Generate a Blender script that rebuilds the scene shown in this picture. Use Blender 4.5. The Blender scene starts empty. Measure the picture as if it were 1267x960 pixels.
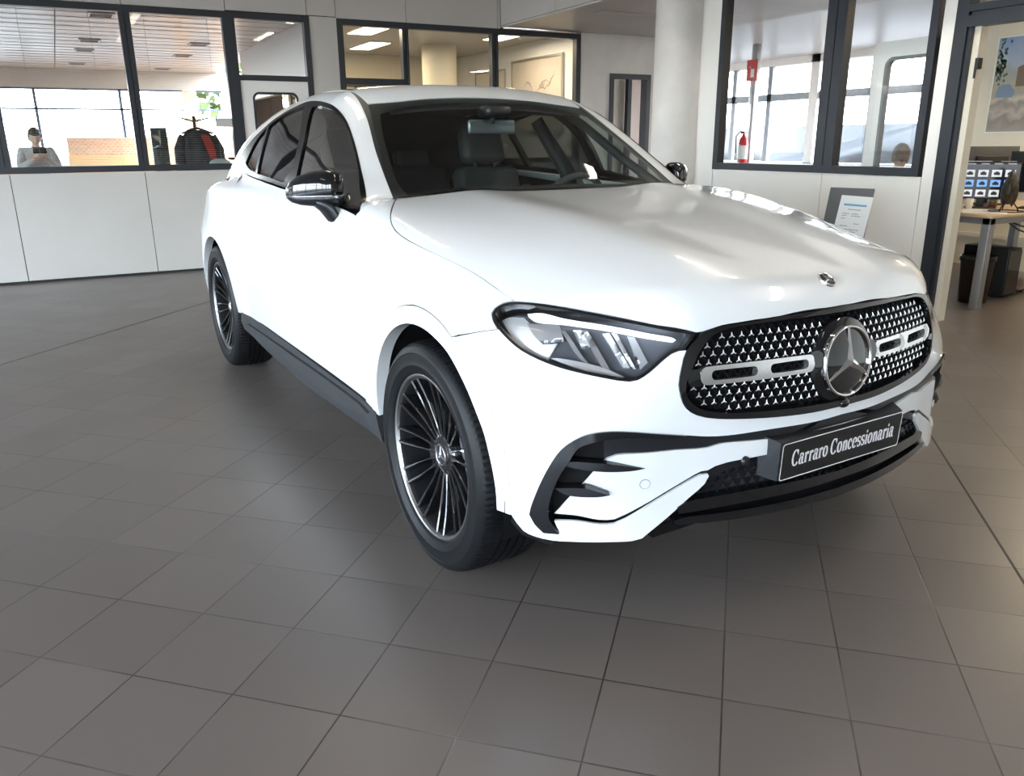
import bpy, bmesh, math, random
import numpy as np
from mathutils import Matrix, Vector, geometry

random.seed(7); np.random.seed(7)
S = bpy.context.scene
COL = S.collection
# ------------------------------------------------------------------ camera
# world axes: X runs along the left glazed wall, Y points at it, origin on the floor under the camera
YAW = math.radians(28.4437); PITCH = math.radians(17.0717); ROLL = -.0079
cd = bpy.data.cameras.new('camera'); cam = bpy.data.objects.new('camera', cd); COL.objects.link(cam)
cd.sensor_fit = 'HORIZONTAL'; cd.sensor_width = 36.0; cd.lens = 993.64 / 1267 * 36.0
cd.clip_start = .05; cd.clip_end = 400
fw = Vector((math.sin(YAW) * math.cos(PITCH), math.cos(YAW) * math.cos(PITCH), -math.sin(PITCH)))
rt = Vector((math.cos(YAW), -math.sin(YAW), 0)); up = rt.cross(fw)
r2 = rt * math.cos(ROLL) + up * math.sin(ROLL); u2 = -rt * math.sin(ROLL) + up * math.cos(ROLL)
M = Matrix.Identity(4)
for i in range(3): M[i][0] = r2[i]; M[i][1] = u2[i]; M[i][2] = -fw[i]; M[i][3] = (0, 0, 1.3115)[i]
cam.matrix_world = M
S.camera = cam
# ------------------------------------------------------------------ daylight and exposure
S.view_settings.view_transform = 'Standard'; S.view_settings.look = 'None'
S.view_settings.gamma = 1.0; S.view_settings.use_curve_mapping = False
S.view_settings.exposure = EXPOSURE = 1.98
S.cycles.use_denoising = True
S.cycles.max_bounces = 10; S.cycles.diffuse_bounces = 4; S.cycles.glossy_bounces = 5
S.cycles.transmission_bounces = 8; S.cycles.transparent_max_bounces = 24
S.cycles.caustics_reflective = False; S.cycles.caustics_refractive = False
S.cycles.sample_clamp_indirect = 6.0
W = bpy.data.worlds.new('sky'); S.world = W; W.use_nodes = True
nt = W.node_tree; bg = nt.nodes['Background']
sky = nt.nodes.new('ShaderNodeTexSky'); sky.sky_type = 'NISHITA'; sky.sun_disc = False
sky.sun_elevation = math.radians(48); sky.sun_rotation = math.radians(120); sky.air_density = 1.0; sky.dust_density = 2.5
mixw = nt.nodes.new('ShaderNodeMix'); mixw.data_type = 'RGBA'; mixw.inputs[0].default_value = .55
mixw.inputs[7].default_value = (3.45, 3.70, 3.95, 1)      # bright hazy cloud light
nt.links.new(sky.outputs[0], mixw.inputs[6]); nt.links.new(mixw.outputs[2], bg.inputs[0])
bg.inputs[1].default_value = SKY = 1.35

def lamp(name, loc, size, energy, color=(1, 1, 1), rot=(0, 0, 0), label=None):
    l = bpy.data.lights.new(name, 'AREA'); l.shape = 'RECTANGLE'; l.size, l.size_y = size; l.energy = energy; l.color = color
    o = bpy.data.objects.new(name, l); COL.objects.link(o); o.location = loc; o.rotation_euler = rot
    return o
# ------------------------------------------------------------------ materials
def mat(name, color, rough=.5, metal=0.0, spec=.5, coat=0.0, coat_rough=.03, emit=None, estr=0.0, alpha=1.0, trans=0.0, ior=1.45):
    m = bpy.data.materials.new(name); m.use_nodes = True
    b = m.node_tree.nodes['Principled BSDF']; I = b.inputs
    I['Base Color'].default_value = (*color, 1); I['Roughness'].default_value = rough; I['Metallic'].default_value = metal
    I['Specular IOR Level'].default_value = spec; I['Coat Weight'].default_value = coat; I['Coat Roughness'].default_value = coat_rough
    I['IOR'].default_value = ior; I['Transmission Weight'].default_value = trans
    if emit: I['Emission Color'].default_value = (*emit, 1); I['Emission Strength'].default_value = estr
    return m
def noisy(m, c1, c2, scale, detail=4, bump=0.0, coord='Object', rough=None):
    nt = m.node_tree; b = nt.nodes['Principled BSDF']
    tc = nt.nodes.new('ShaderNodeTexCoord'); n = nt.nodes.new('ShaderNodeTexNoise'); n.inputs['Scale'].default_value = scale; n.inputs['Detail'].default_value = detail
    r = nt.nodes.new('ShaderNodeValToRGB'); r.color_ramp.elements[0].color = (*c1, 1); r.color_ramp.elements[1].color = (*c2, 1)
    r.color_ramp.elements[0].position = .3; r.color_ramp.elements[1].position = .7
    nt.links.new(tc.outputs[coord], n.inputs['Vector']); nt.links.new(n.outputs['Fac'], r.inputs['Fac']); nt.links.new(r.outputs['Color'], b.inputs['Base Color'])
    if bump:
        bp = nt.nodes.new('ShaderNodeBump'); bp.inputs['Strength'].default_value = bump; bp.inputs['Distance'].default_value = .01
        nt.links.new(n.outputs['Fac'], bp.inputs['Height']); nt.links.new(bp.outputs['Normal'], b.inputs['Normal'])
    return m
def glass_mat(name, tint, refl=.06, rough=0.0, power=1.0):
    """thin pane: tinted straight-through light plus a fresnel reflection"""
    m = bpy.data.materials.new(name); m.use_nodes = True; nt = m.node_tree; nt.nodes.clear()
    out = nt.nodes.new('ShaderNodeOutputMaterial'); tr = nt.nodes.new('ShaderNodeBsdfTransparent'); gl = nt.nodes.new('ShaderNodeBsdfGlossy')
    tr.inputs[0].default_value = (*tint, 1); gl.inputs['Roughness'].default_value = rough
    fc = nt.nodes.new('ShaderNodeLayerWeight'); fc.inputs[0].default_value = .5
    lw = nt.nodes.new('ShaderNodeMath'); lw.operation = 'POWER'; lw.inputs[1].default_value = 5.0; nt.links.new(fc.outputs['Facing'], lw.inputs[0])
    mr = nt.nodes.new('ShaderNodeMath'); mr.operation = 'MULTIPLY_ADD'; mr.inputs[1].default_value = power; mr.inputs[2].default_value = refl; mr.use_clamp = True
    mx = nt.nodes.new('ShaderNodeMixShader')
    nt.links.new(lw.outputs[0], mr.inputs[0]); nt.links.new(mr.outputs[0], mx.inputs[0]); nt.links.new(tr.outputs[0], mx.inputs[1]); nt.links.new(gl.outputs[0], mx.inputs[2])
    nt.links.new(mx.outputs[0], out.inputs[0]); return m

# ------------------------------------------------------------------ tagging and mesh helpers
def tag(o, label=None, cat=None, group=None, kind=None):
    if label: o['label'] = label
    if cat: o['category'] = cat
    if group: o['group'] = group
    if kind: o['kind'] = kind
    return o
def thing(name, label, cat, loc=(0, 0, 0), rotz=0, group=None):
    o = bpy.data.objects.new(name, None); COL.objects.link(o); o.empty_display_size = .1
    o.location = loc; o.rotation_euler = (0, 0, rotz)
    return tag(o, label, cat, group)
class MB:
    """collects shapes and links them as ONE mesh object"""
    def __init__(s): s.v = []; s.f = []; s.sm = []
    def add(s, vs, fs, smooth=False):
        n = len(s.v); s.v += [tuple(v) for v in vs]; s.f += [tuple(i + n for i in f) for f in fs]; s.sm += [smooth] * len(fs); return s
    def box(s, lo, hi, T=None):
        (a, b, c), (d, e, f) = lo, hi
        v = [(a, b, c), (d, b, c), (d, e, c), (a, e, c), (a, b, f), (d, b, f), (d, e, f), (a, e, f)]
        if T is not None: v = [tuple(T @ Vector(p)) for p in v]
        return s.add(v, [(3, 2, 1, 0), (4, 5, 6, 7), (0, 1, 5, 4), (1, 2, 6, 5), (2, 3, 7, 6), (3, 0, 4, 7)])
    def rbox(s, lo, hi, r, n=3, T=None):
        """box with rounded edges"""
        bm = bmesh.new(); bmesh.ops.create_cube(bm, size=1)
        c = [(x + y) / 2 for x, y in zip(lo, hi)]; d = [abs(y - x) for x, y in zip(lo, hi)]
        for v in bm.verts: v.co = Vector((c[i] + v.co[i] * d[i] for i in range(3)))
        bmesh.ops.bevel(bm, geom=bm.edges[:], offset=min(r, min(d) * .49), segments=n, profile=.5, affect='EDGES')
        bm.verts.index_update()
        vs = [tuple((T @ v.co) if T is not None else v.co) for v in bm.verts]; fs = [tuple(v.index for v in f.verts) for f in bm.faces]; bm.free()
        return s.add(vs, fs, True)
    def prism(s, pts, a, b, axis=2, T=None, smooth=False):
        """2D outline pushed from a to b along an axis"""
        n = len(pts)
        def P(p, h): q = [p[0], p[1]]; q.insert(axis, h); return q
        v = [P(p, a) for p in pts] + [P(p, b) for p in pts]
        if T is not None: v = [tuple(T @ Vector(p)) for p in v]
        f = [tuple(range(n - 1, -1, -1)), tuple(range(n, 2 * n))] + [(i, (i + 1) % n, n + (i + 1) % n, n + i) for i in range(n)]
        return s.add(v, f, smooth)
    def lathe(s, prof, n=48, T=None, smooth=True, close=False, a0=0, a1=2 * math.pi):
        """profile of (radius, height) turned about Z"""
        full = abs(a1 - a0 - 2 * math.pi) < 1e-6; m = n if full else n + 1; k = len(prof); v = []
        for i in range(m):
            a = a0 + (a1 - a0) * i / n
            v += [(r * math.cos(a), r * math.sin(a), z) for r, z in prof]
        if T is not None: v = [tuple(T @ Vector(p)) for p in v]
        f = []
        for i in range(n):
            j = (i + 1) % m
            for q in range(k if close else k - 1): f.append((i * k + q, j * k + q, j * k + (q + 1) % k, i * k + (q + 1) % k))
        return s.add(v, f, smooth)
    def tube(s, path, r, n=8, T=None, caps=True):
        path = [Vector(p) for p in path]; rs = r if isinstance(r, (list, tuple)) else [r] * len(path); v = []; f = []
        prev = None
        for i, p in enumerate(path):
            d = (path[min(i + 1, len(path) - 1)] - path[max(i - 1, 0)]).normalized()
            if prev is None: a = d.orthogonal().normalized()
            else: a = (prev - d * prev.dot(d)).normalized()
            prev = a; b = d.cross(a)
            v += [p + (a * math.cos(t) + b * math.sin(t)) * rs[i] for t in (2 * math.pi * k / n for k in range(n))]
        for i in range(len(path) - 1):
            for k in range(n): f.append((i * n + k, i * n + (k + 1) % n, (i + 1) * n + (k + 1) % n, (i + 1) * n + k))
        if caps: f += [tuple(range(n - 1, -1, -1)), tuple(range((len(path) - 1) * n, len(path) * n))]
        if T is not None: v = [T @ p for p in v]
        return s.add(v, f, True)
    def ball(s, c, r, n=16, m=10, T=None):
        r = r if isinstance(r, (tuple, list)) else (r, r, r); v = []; f = []
        for i in range(m + 1):
            ph = math.pi * i / m
            for k in range(n):
                t = 2 * math.pi * k / n; v.append(Vector((c[0] + r[0] * math.sin(ph) * math.cos(t), c[1] + r[1] * math.sin(ph) * math.sin(t), c[2] - r[2] * math.cos(ph))))
        for i in range(m):
            for k in range(n): f.append((i * n + k, i * n + (k + 1) % n, (i + 1) * n + (k + 1) % n, (i + 1) * n + k))
        if T is not None: v = [T @ p for p in v]
        return s.add(v, f, True)
    def loft(s, rings, caps=True, smooth=True, T=None):
        n = len(rings[0]); v = [Vector(p) for r in rings for p in r]; f = []
        if T is not None: v = [T @ p for p in v]
        for i in range(len(rings) - 1):
            for k in range(n): f.append((i * n + k, i * n + (k + 1) % n, (i + 1) * n + (k + 1) % n, (i + 1) * n + k))
        if caps: f += [tuple(range(n - 1, -1, -1)), tuple(range((len(rings) - 1) * n, len(rings) * n))]
        return s.add(v, f, smooth)
    def build(s, name, m, parent=None, weld=True, angle=None):
        me = bpy.data.meshes.new(name); me.from_pydata([tuple(v) for v in s.v], [], s.f); me.update()
        me.polygons.foreach_set('use_smooth', s.sm)
        bm = bmesh.new(); bm.from_mesh(me)
        if weld: bmesh.ops.remove_doubles(bm, verts=bm.verts, dist=1e-5)
        bmesh.ops.recalc_face_normals(bm, faces=bm.faces); bm.to_mesh(me); bm.free()
        if angle:
            me.set_sharp_from_angle(angle=math.radians(angle))
        me.materials.append(m)
        o = bpy.data.objects.new(name, me); COL.objects.link(o)
        if parent: o.parent = parent
        return o
def children(o): return [c for c in bpy.data.objects if c.parent == o]
def copy_tree(o, parent=None, **kw):
    c = o.copy(); COL.objects.link(c); c.parent = parent
    for k, v in kw.items(): setattr(c, k, v)
    for ch in children(o): copy_tree(ch, c)
    return c
def RX(a): return Matrix.Rotation(a, 4, 'X')
def RY(a): return Matrix.Rotation(a, 4, 'Y')
def RZ(a): return Matrix.Rotation(a, 4, 'Z')
def TR(x, y, z): return Matrix.Translation((x, y, z))
def rrect(x0, z0, x1, z1, r, n=6):
    p = []
    for cx, cz, a in ((x1 - r, z0 + r, -90), (x1 - r, z1 - r, 0), (x0 + r, z1 - r, 90), (x0 + r, z0 + r, 180)):
        p += [(cx + r * math.cos(math.radians(a + 90 * i / n)), cz + r * math.sin(math.radians(a + 90 * i / n))) for i in range(n + 1)]
    return p
def text_mesh(name, body, size, m, parent, extrude=.0006, T=None, font=None, shear=0, width=None, sx=1.0, offset=0.0):
    cu = bpy.data.curves.new(name, 'FONT'); cu.body = body; cu.size = size; cu.extrude = extrude; cu.align_x = 'CENTER'; cu.align_y = 'CENTER'; cu.offset = offset
    cu.resolution_u = 4
    tmp = bpy.data.objects.new('tmp', cu); COL.objects.link(tmp)
    dg = bpy.context.evaluated_depsgraph_get(); me = bpy.data.meshes.new_from_object(tmp.evaluated_get(dg))
    bpy.data.objects.remove(tmp); bpy.data.curves.remove(cu)
    xs = [v.co.x for v in me.vertices]; w = max(xs) - min(xs)
    if width: sx = width / w
    me.transform(Matrix.Diagonal((sx, 1, 1, 1)))
    if T is not None: me.transform(T)
    me.materials.clear(); me.materials.append(m); me.name = name
    o = bpy.data.objects.new(name, me); COL.objects.link(o); o.parent = parent
    return o
# ================================================================== SETTING
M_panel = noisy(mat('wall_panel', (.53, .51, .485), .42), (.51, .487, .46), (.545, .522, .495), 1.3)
M_panel_r = noisy(mat('wall_panel_brightened', (.84, .815, .775), .42), (.825, .80, .76), (.855, .83, .79), 1.3)  # same cladding as the left wall, colour raised to stand in for light
M_paneldark = mat('joint_black', (.012, .012, .013), .6)
M_frame = mat('anthracite_frame', (.022, .026, .034), .38)
M_ceil = mat('ceiling_white', (.55, .54, .52), .6)
M_conc = noisy(mat('concrete_grey', (.55, .53, .5), .7), (.52, .50, .475), (.60, .575, .55), 3.5, 6)
M_cream = mat('cream_wall', (.72, .67, .56), .6)
M_white = mat('white_paint', (.82, .81, .79), .45)
M_soffit = noisy(mat('soffit_grey', (.42, .39, .36), .45), (.40, .37, .34), (.47, .44, .41), 1.5)
M_glass = glass_mat('window_glass', (.93, .95, .945), .05, 0, .8)
M_lightstrip = mat('light_panel', (.9, .85, .75), .5, emit=(1, .86, .62), estr=1.6)
M_black = mat('black_plastic', (.012, .012, .013), .45)
M_chrome = mat('chrome', (.90, .90, .91), .06, 1.0)
M_steel = mat('grey_steel', (.42, .42, .43), .4, .6)

# ---- floor: square ceramic tiles laid diagonally
m = bpy.data.materials.new('floor_tiles'); m.use_nodes = True; nt = m.node_tree; N = nt.nodes; L = nt.links; b = N['Principled BSDF']
TILE = .2939; TA = math.radians(-15.53 - 28.4437)
tx = 1.8937 * math.cos(math.radians(28.4437)); 
_c, _s = math.cos(math.radians(28.4437)), math.sin(math.radians(28.4437))
TO = (-.3399 * _c + 1.8937 * _s, .3399 * _s + 1.8937 * _c)
geo = N.new('ShaderNodeNewGeometry')
def math_node(op, a, b_=None, c=None):
    n = N.new('ShaderNodeMath'); n.operation = op
    for i, v in enumerate((a, b_, c)):
        if v is None: continue
        if isinstance(v, (int, float)): n.inputs[i].default_value = v
        else: L.new(v, n.inputs[i])
    return n.outputs[0]
mp = N.new('ShaderNodeMapping'); mp.vector_type = 'POINT'
mp.inputs['Rotation'].default_value = (0, 0, -TA)
sub = N.new('ShaderNodeVectorMath'); sub.operation = 'SUBTRACT'; sub.inputs[1].default_value = (TO[0], TO[1], 0)
L.new(geo.outputs['Position'], sub.inputs[0]); L.new(sub.outputs[0], mp.inputs['Vector'])
sc_ = N.new('ShaderNodeVectorMath'); sc_.operation = 'SCALE'; sc_.inputs['Scale'].default_value = 1 / TILE; L.new(mp.outputs[0], sc_.inputs[0])
sep = N.new('ShaderNodeSeparateXYZ'); L.new(sc_.outputs[0], sep.inputs[0])
def edge(o):      # distance to the nearest joint, in metres
    f = math_node('FRACT', o); return math_node('MULTIPLY', math_node('MINIMUM', f, math_node('SUBTRACT', 1.0, f)), TILE)
dmin = math_node('MINIMUM', edge(sep.outputs[0]), edge(sep.outputs[1]))
jn = N.new('ShaderNodeMapRange'); jn.inputs[1].default_value = .0010; jn.inputs[2].default_value = .0028; L.new(dmin, jn.inputs[0])   # 0 in the joint, 1 on the tile
# two wider movement joints running with the grid
def mj(u0): return math_node('ABSOLUTE', math_node('SUBTRACT', sep.outputs[0], u0))
mjn = math_node('MINIMUM', mj(-9.93), mj(4.985)) if False else None
cell = N.new('ShaderNodeVectorMath'); cell.operation = 'FLOOR'; L.new(sc_.outputs[0], cell.inputs[0])
wn = N.new('ShaderNodeTexWhiteNoise'); wn.noise_dimensions = '3D'; L.new(cell.outputs[0], wn.inputs['Vector'])
cr = N.new('ShaderNodeValToRGB'); cr.color_ramp.elements[0].color = (.150, .126, .111, 1); cr.color_ramp.elements[1].color = (.176, .149, .132, 1)
L.new(wn.outputs['Value'], cr.inputs[0])
fine = N.new('ShaderNodeTexNoise'); fine.inputs['Scale'].default_value = 900; fine.inputs['Detail'].default_value = 2
big = N.new('ShaderNodeTexNoise'); big.inputs['Scale'].default_value = 2.2; big.inputs['Detail'].default_value = 4
L.new(geo.outputs['Position'], fine.inputs['Vector']); L.new(geo.outputs['Position'], big.inputs['Vector'])
sp = N.new('ShaderNodeMix'); sp.data_type = 'RGBA'; sp.blend_type = 'OVERLAY'; sp.inputs[0].default_value = .35
L.new(cr.outputs[0], sp.inputs[6]); L.new(fine.outputs['Fac'], sp.inputs[7])
jc = N.new('ShaderNodeValToRGB'); jc.color_ramp.elements[0].color = (.03, .027, .025, 1); jc.color_ramp.elements[1].color = (.20, .19, .18, 1)
jc.color_ramp.elements[0].position = .45; jc.color_ramp.elements[1].position = .75
L.new(big.outputs['Fac'], jc.inputs[0])
mixj = N.new('ShaderNodeMix'); mixj.data_type = 'RGBA'; L.new(jn.outputs[0], mixj.inputs[0]); L.new(jc.outputs[0], mixj.inputs[6]); L.new(sp.outputs[2], mixj.inputs[7])
L.new(mixj.outputs[2], b.inputs['Base Color'])
rr = N.new('ShaderNodeMapRange'); rr.inputs[3].default_value = .27; rr.inputs[4].default_value = .40; L.new(big.outputs['Fac'], rr.inputs[0]); L.new(rr.outputs[0], b.inputs['Roughness'])
b.inputs['Specular IOR Level'].default_value = .5
hh = math_node('ADD', math_node('MULTIPLY', jn.outputs[0], 1.0), math_node('MULTIPLY', fine.outputs['Fac'], .12))
bp = N.new('ShaderNodeBump'); bp.inputs['Strength'].default_value = .35; bp.inputs['Distance'].default_value = .0012; L.new(hh, bp.inputs['Height']); L.new(bp.outputs[0], b.inputs['Normal'])
M_floor = m
f = MB().box((-9, -8, -.25), (13, 19, 0)).build('floor', M_floor); f['kind'] = 'structure'
# movement joints: a dark filled groove standing a hair proud of the tiles
_d = Vector((math.cos(TA + math.pi / 2), math.sin(TA + math.pi / 2), 0)); _n = Vector((_d.y, -_d.x, 0))
for k, (px, py) in enumerate(((-.5036, 5.785), (3.1978, 1.9754))):
    t = MB(); P0 = Vector((px, py, 0))
    q = [P0 + _d * a + _n * s * .004 for a, s in ((-6, -1), (5, -1), (5, 1), (-6, 1))]
    t.add([tuple(p + Vector((0, 0, z))) for z in (-.01, .0008) for p in q], [(3, 2, 1, 0), (4, 5, 6, 7), (0, 1, 5, 4), (1, 2, 6, 5), (2, 3, 7, 6), (3, 0, 4, 7)])
    o = t.build('trim_%d' % (k + 1), mat('joint_filler', (.05, .045, .04), .7)); o['kind'] = 'structure'

YL, XR = 9.247, 5.563
ZS, ZT, ZTOP, ZC = 1.048, 2.60, 3.45, 3.45
def struct(o, parent=None):
    o['kind'] = 'structure'; return o
def panels(mb, axis, face, thick, rects, gap=.0035):
    """flat cladding panels with open joints; axis 'x' runs along X at Y=face"""
    for a0, a1, z0, z1 in rects:
        lo, hi = (a0 + gap, z0 + gap), (a1 - gap, z1 - gap)
        if axis == 'x': mb.box((lo[0], face, lo[1]), (hi[0], face + thick, hi[1]))
        else: mb.box((face, lo[0], lo[1]), (face + thick, hi[0], hi[1]))
# ---- left wall: low panels, glazing band, high panels
w = MB()
panels(w, 'x', YL, .03, [(-7, -4.0, .022, ZS), (-4.0, -1.62, .022, ZS), (-1.62, -.424, .022, ZS), (-.424, .765, .022, ZS), (.765, 1.735, .022, ZS),
                         (2.575, 2.88, .022, 2.61), (2.88, 3.66, .022, ZS), (3.66, 4.81, .022, ZS), (4.81, 6.03, .022, ZS),
                         (-7, -4, ZT, ZTOP), (-4, -1.62, ZT, ZTOP), (-1.62, -.424, ZT, ZTOP), (-.424, .755, ZT, ZTOP), (.755, 1.72, ZT, ZTOP), (1.72, 2.555, ZT + .01, ZTOP), (2.555, 2.87, 2.612, ZTOP), (2.87, 3.685, ZT, ZTOP), (3.685, 4.85, ZT, ZTOP), (4.85, 4.893, ZT, ZTOP)])
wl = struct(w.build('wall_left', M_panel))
k = MB(); k.box((-7, YL + .012, 0), (1.73, YL + .10, ZS - .01)).box((2.58, YL + .012, 0), (6.03, YL + .10, ZS - .01)).box((2.60, YL + .012, .9), (2.86, YL + .10, 2.65)).box((-7.5, YL + .012, 2.60), (4.93, YL + .10, ZTOP + .05)).box((-7.5, YL + .012, 0), (-6.9, YL + .10, ZTOP))
struct(k.build('wall_left_core', M_paneldark, wl))
def window(n, axis, face, a0, a1, z0, z1, mulls, extra=(), wd=.062, dp=(-.012, .075), glass_at=.03, skip_glass=()):
    """a framed window band with mullions; panes are one child mesh each"""
    fr = MB(); g = []
    def bar(u0, u1, zz0, zz1, grow=0.0):
        if axis == 'x': fr.box((u0, face + dp[0] - grow, zz0), (u1, face + dp[1] + grow, zz1))
        else: fr.box((face + dp[0] - grow, u0, zz0), (face + dp[1] + grow, u1, zz1))
    bar(a0, a1, z0, z0 + wd); bar(a0, a1, z1 - wd, z1)
    bar(a0, a0 + wd, z0 + wd, z1 - wd); bar(a1 - wd, a1, z0 + wd, z1 - wd)
    for mu in mulls:
        u, ww = (mu, .10) if not isinstance(mu, tuple) else mu
        bar(u - ww / 2, u - .004, z0 + wd, z1 - wd); bar(u + .004, u + ww / 2, z0 + wd, z1 - wd)
        if axis == 'x': fr.box((u - .005, face + .004, z0 + wd), (u + .005, face + .07, z1 - wd))
        else: fr.box((face + .004, u - .005, z0 + wd), (face + .07, u + .005, z1 - wd))
    for u0, u1, zz0, zz1 in extra: bar(u0, u1, zz0, zz1)
    o = struct(fr.build('window_%d' % n, M_frame))
    if axis == 'x': p = MB().box((a0 + .02, face + glass_at, z0 + .02), (a1 - .02, face + glass_at + .006, z1 - .02))
    else: p = MB().box((face + glass_at, a0 + .02, z0 + .02), (face + glass_at + .006, a1 - .02, z1 - .02))
    # the two faces of one sheet: keep a single surface so light passes the tint once
    gm = MB()
    if axis == 'x': gm.add([(a0 + .02, face + glass_at, z0 + .02), (a1 - .02, face + glass_at, z0 + .02), (a1 - .02, face + glass_at, z1 - .02), (a0 + .02, face + glass_at, z1 - .02)], [(0, 1, 2, 3)])
    else: gm.add([(face + glass_at, a0 + .02, z0 + .02), (face + glass_at, a1 - .02, z0 + .02), (face + glass_at, a1 - .02, z1 - .02), (face + glass_at, a0 + .02, z1 - .02)], [(0, 1, 2, 3)])
    struct(gm.build('glass', M_glass, o))
    return o
window(1, 'x', YL, -4.9, 1.74, ZS, ZT, [-3.3, -1.9, -.445, .768])
window(2, 'x', YL, 2.88, 6.03, ZS, ZT, [(3.665, .075), (4.81, .085)], extra=[(2.94, 3.63, 1.93, 2.0)])
# ---- door with a transom light in the left wall
d1 = MB()
for x0, x1, z0, z1 in ((1.74, 1.80, 0, ZT), (2.515, 2.575, 0, ZT), (1.80, 2.515, ZT - .06, ZT), (1.80, 2.515, 1.945, 2.0)): d1.box((x0, YL - .012, z0), (x1, YL + .075, z1))
d1 = struct(d1.build('door_1', M_frame))
gm = MB().add([(1.79, YL + .03, 1.98), (2.53, YL + .03, 1.98), (2.53, YL + .03, 2.57), (1.79, YL + .03, 2.57)], [(0, 1, 2, 3)]); struct(gm.build('glass', M_glass, d1))
def door_leaf(w_, h_, t=.04, r=.07, cut=(.115, .30, .115, .115)):
    """white leaf with a round-cornered glazed cut-out, in local x (width) z (height), hinge at x=0"""
    x0, z0, x1, z1 = cut[0], cut[1], w_ - cut[2], h_ - cut[3]
    inn = rrect(x0, z0, x1, z1, r); n = len(inn)
    # outer ring points matched to the inner ones
    def outp(p):
        cx, cz = w_ / 2, h_ / 2; dx, dz = p[0] - cx, p[1] - cz
        return None
    out_ = []
    q = n // 4
    cor = [(w_, 0), (w_, h_), (0, h_), (0, 0)]
    for i in range(n): out_.append(cor[i // q])
    lm = MB(); V = []; F = []
    for y in (0, t):
        V += [(p[0], y, p[1]) for p in out_] + [(p[0], y, p[1]) for p in inn]
    for s_, o_ in ((0, 0), (1, 2 * n)):
        for i in range(n):
            j = (i + 1) % n; F.append((o_ + i, o_ + j, o_ + n + j, o_ + n + i))
    for i in range(n):
        j = (i + 1) % n; F.append((i, j, 2 * n + j, 2 * n + i)); F.append((n + i, n + j, 3 * n + j, 3 * n + i))
    lm.add(V, F)
    gk = MB(); i2 = rrect(x0 + .022, z0 + .022, x1 - .022, z1 - .022, r - .02)
    V = [(p[0], y, p[1]) for y in (-.006, t + .006) for p in inn] + [(p[0], y, p[1]) for y in (-.006, t + .006) for p in i2]
    F = []
    for i in range(n):
        j = (i + 1) % n
        F += [(i, j, 2 * n + j, 2 * n + i), (n + i, n + j, 3 * n + j, 3 * n + i), (2 * n + i, 2 * n + j, 3 * n + j, 3 * n + i), (i, j, n + j, n + i)]
    gk.add(V, F)
    gl = MB().add([(p[0], t / 2, p[1]) for p in i2], [tuple(range(len(i2)))])
    hd = MB().tube([(w_ - .06, -.045, 1.0), (w_ - .17, -.045, 1.0)], .009).tube([(w_ - .06, -.045, 1.0), (w_ - .06, .02, 1.0)], .009)
    return lm, gk, gl, hd
lm, gk, gl, hd = door_leaf(.715, 1.94)
lf = struct(lm.build('leaf', M_white, d1)); lf.location = (1.80, YL + .01, .008)
o = struct(gk.build('gasket', M_frame, lf)); o = struct(gl.build('glass', M_glass, lf)); o = struct(hd.build('handle', M_steel, lf))

# ---- ceiling bulkhead (fascia) and the lowered soffit behind it
fs = MB(); XF = 4.893
panels(fs, 'y', XF, .03, [(-7.5, -1, 2.635, ZTOP), (-1, 2.6, 2.635, ZTOP), (2.6, 4.9, 2.635, ZTOP), (4.9, 6.55, 2.635, ZTOP), (6.55, 8.0, 2.635, ZTOP), (8.0, 9.245, 2.635, ZTOP)])
fs.box((XF, -7.5, 2.615), (XF + .04, 9.245, 2.632))
fa = struct(fs.build('trim_3', M_panel)); struct(MB().box((XF + .008, -7.5, 2.625), (XF + .06, 9.36, ZTOP + .05)).build('trim_core', M_paneldark, fa))
so = MB().box((XF + .04, -7.5, 2.62), (7.4, 9.247, 2.70)); struct(so.build('ceiling_soffit', M_soffit))
# ---- showroom ceiling: pale metal panels with shadow joints
ce = MB()
for i in range(10):
    for j in range(14): ce.box((-7.5 + i * 1.24 + .006, -7.5 + j * 1.2 + .006, ZC), (-7.5 + (i + 1) * 1.24 - .006, -7.5 + (j + 1) * 1.2 - .006, ZC + .03))
c1 = struct(ce.build('ceiling', M_ceil)); struct(MB().box((-7.6, -7.6, ZC + .015), (5.2, 9.5, ZC + .1)).build('ceiling_core', mat('ceiling_joint', (.25, .25, .24), .7), c1))
# ---- corridor back wall, concrete, with a dark framed doorway
bw = MB()
bw.box((6.045, YL, 0), (6.50, YL + .12, 2.64)).box((6.50, YL, 2.15), (7.16, YL + .12, 2.64)).box((7.16, YL, 0), (7.32, YL + .12, 2.64))
struct(bw.build('wall_back', M_conc))
d2 = MB().box((6.50, YL - .02, 0), (6.56, YL + .12, 2.15)).box((7.10, YL - .02, 0), (7.16, YL + .12, 2.15)).box((6.56, YL - .02, 2.09), (7.10, YL + .12, 2.15))
d2 = struct(d2.build('door_2', M_frame))
lf2 = struct(MB().box((0, 0, .01), (.30, .035, 2.085)).build('leaf', mat('grey_door', (.42, .39, .34), .5), d2)); lf2.location = (6.565, YL + .08, 0); lf2.rotation_euler = (0, 0, .25)
struct(MB().box((6.84, YL + .05, 0), (6.90, YL + .12, 2.09)).build('jamb', M_frame, d2))
struct(MB().box((6.4, 10.6, 0), (8.7, 10.7, 2.6)).build('wall_passage', mat('rose_wall', (.55, .47, .44), .6)))
# ---- round concrete column at the end of the right wall
col = MB().lathe([(.235, 0), (.235, 2.62), (.235, 3.44)], 64, TR(5.47, 6.63, 0)); struct(col.build('trim_4', noisy(mat('pale_concrete', (.7, .67, .64), .65), (.66, .63, .60), (.75, .72, .69), 4, 6)))
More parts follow.
